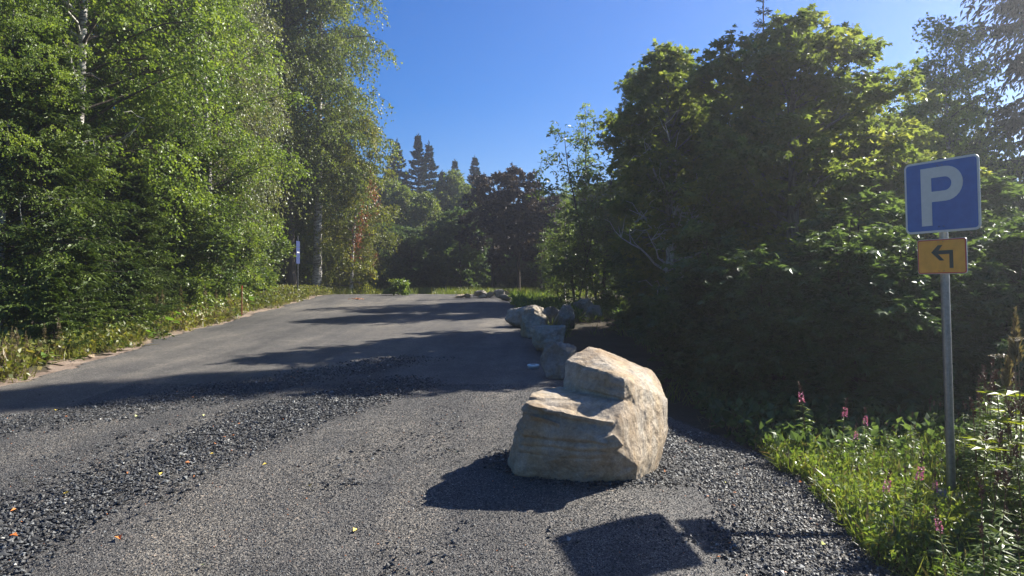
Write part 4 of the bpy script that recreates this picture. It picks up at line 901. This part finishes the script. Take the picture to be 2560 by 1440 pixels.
for p_, hh in ((ps, Hb), (ao, .295)):
    for zc in (hh * .42, -hh * .42):
        B = MB(); tube(B, [(-.02 + (ps is p_) * 0, -.0125, zc), (-.02, -.006, zc)], [.006, .006], 8); tube(B, [(.02, -.0125, zc), (.02, -.006, zc)], [.006, .006], 8); B.build('rivet', STEEL, p_)
        B = MB(); tube(B, [(-.05, .012, zc), (.05, .012, zc)], .01, 6); B.build('bracket', STEEL, p_)
# distant blue sign, seen nearly edge on
y = 27.5; x_ = at(744, y); g = Hs(x_, y); ds_ = empty('road_sign', (x_, y, g)); tag(ds_, 'narrow blue sign seen nearly edge on beside the black birch trunk', 'sign')
B = MB(); tube(B, [(0, 0, -.1), (0, 0, 2.35)], .03, 10); B.build('pole', DKPOLE, ds_, True)
FB = flat('far_sign_blue', (.008, .022, .09), .6); p = prism('board', rrect(.46, .88, .03), -.01, .01, FB, ds_); p.location = (.0, -.045, EYE + (HOR - 631) / FPX * y - g); p.rotation_euler = (0, 0, R(90))
p.location = (.02, -.05, EYE + (HOR - 631) / FPX * y - g)
prism('blue_face', rrect(.46, .84, .02), -.014, -.0115, FB, p); prism('white_band', rrect(.3, .045, .01), -.018, -.0155, WHITE, p)
# stakes
for i, (px, ptop, pbot, lab) in enumerate([(604, 714, 790, 'thin red brown wooden stake standing in the left verge'), ]):
    g = G(px, pbot); hgt = (pbot - ptop) / FPX * g[1]; s = empty('marker_stake', g); tag(s, lab, 'stake')
    B = MB(); tube(B, [(0, 0, -.1), (0.01, 0, hgt * .88)], .019, 6); B.build('post', WOODRED, s); B = MB(); tube(B, [(0.01, 0, hgt * .881), (0.01, 0, hgt)], [.0205, .02], 6); B.build('painted_tip', flat('stake_red', (.4, .05, .03)), s)
# little round tin
g = G(1333, 921); tin = empty('tin', g); tag(tin, 'small round white tin lying on the road by the dark rocks', 'tin')
rt = 30 / 2 / FPX * g[1]; an = np.linspace(0, 1, 8)
B = MB(); tube(B, [(0, 0, 0), (0, 0, .004), (0, 0, rt * .42)], [rt * .88, rt * .92, rt * .92], 32); B.build('can', flat('tin_side', (.36, .4, .42), .35, .4), tin, True)
B = MB(); tube(B, [(0, 0, rt * .421), (0, 0, rt * .6), (0, 0, rt * .66), (0, 0, rt * .665)], [rt, rt, rt * .93, .001], 32); B.build('lid', flat('tin_lid', (.62, .68, .68), .35), tin, True)
B = MB(); tube(B, [(0, 0, rt * .666), (0, 0, rt * .675), (0, 0, rt * .676)], [rt * .5, rt * .5, .001], 24); B.build('lid_mark', flat('tin_mark', (.1, .12, .12), .4), tin, True)

# ------------------------------------------------------------------ fallen leaves on the road
YL = flat('fallen_yellow', (.62, .46, .07), .6); OL = flat('fallen_orange', (.6, .2, .04), .6); GLm = flat('fallen_pale', (.5, .52, .16), .6)
FL = [(774, 1221, YL, .032, 'yellow fallen leaf alone left of the boulder shadow'), (883, 1334, YL, .035, 'yellow fallen leaf near the bottom edge below the boulder shadow'), (512, 1418, GLm, .04, 'pale green curled leaf at the bottom edge of the road'),
      (296, 1346, OL, .05, 'bright orange fallen leaf largest on the coarse gravel'), (45, 1345, OL, .04, 'orange fallen leaf at the lower left corner'), (45, 1280, OL, .038, 'orange fallen leaf above the corner one on the coarse gravel'),
      (158, 1241, YL, .038, 'ochre fallen leaf at the top edge of the coarse gravel'), (400, 1193, YL, .034, 'yellow fallen leaf in the middle of the gravel band'), (668, 1165, YL, .032, 'yellow fallen leaf in the upper part of the gravel band'),
      (452, 1148, YL, .028, 'small yellow fallen leaf left above the gravel band'), (535, 1138, YL, .028, 'small yellow fallen leaf at the middle of the gravel band top'), (338, 1045, GLm, .032, 'pale fallen leaf in the long tree shadow'),
      (508, 1043, GLm, .03, 'pale fallen leaf below the long tree shadow'), (140, 1028, YL, .035, 'yellow fallen leaf on the sunlit road at far left'), (58, 1205, YL, .03, 'tiny yellow fallen leaf near the left edge'),
      (2062, 1365, GLm, .04, 'pale fallen leaf beside the sign pole shadow'), (2148, 1386, OL, .035, 'orange fallen leaf at the gravel edge by the pole shadow'), (1997, 1210, OL, .03, 'red orange fallen leaf at the gravel and grass edge'), (1815, 1210, GLm, .028, 'pale fallen leaf on the gravel right of the boulder'),
      (893, 749, OL, .2, 'rust red leafy scrap lying at the far left of the road')]
for i, (px, py, m, s, lab) in enumerate(FL):
    g = G(px, py); r = np.random.default_rng(i); B = MB(); v, f = T_leaf(.38, .25)
    if i == 19:
        n = 22; place(B, T_leaf(.4, .2), np.array([g] * n) + r.normal(0, 1, (n, 3)) * [.12, .08, .0] + [0, 0, .03], r.normal(size=(n, 3)) * [1, 1, .3], np.tile([0, 0, 1.], (n, 1)) + r.normal(0, .3, (n, 3)), .08, np.full(n, .5))
    else: place(B, (v, f), np.array([[g[0], g[1], g[2] + .013]]), np.array([[r.normal(), r.normal(), .15]]), np.array([[r.normal(0, .3), r.normal(0, .3) - .3, 1]]), s * 1.25, [.5])
    o = B.build('fallen_leaf', m); tag(o, lab, 'leaf', 'fallen leaves on the road')

# ------------------------------------------------------------------ added air volume that stands in for the sun's veiling glare
hm = bpy.data.materials.new('glare_haze'); hm.use_nodes = True; hn = hm.node_tree.nodes; hn.clear()
ho = hn.new('ShaderNodeOutputMaterial'); hv = hn.new('ShaderNodeVolumePrincipled'); hm.node_tree.links.new(hv.outputs[0], ho.inputs['Volume'])
hv.inputs['Color'].default_value = (.9, .93, 1, 1); hv.inputs['Density'].default_value = .0021; hv.inputs['Anisotropy'].default_value = .68
bm = bmesh.new(); bmesh.ops.create_cube(bm, size=1); me = bpy.data.meshes.new('glare_haze'); bm.to_mesh(me); bm.free(); me.materials.append(hm)
hz = bpy.data.objects.new('glare_haze', me); COL.objects.link(hz); hz.scale = (300, 320, 34); hz.location = (0, 110, 11); tag(hz, kind='stuff')
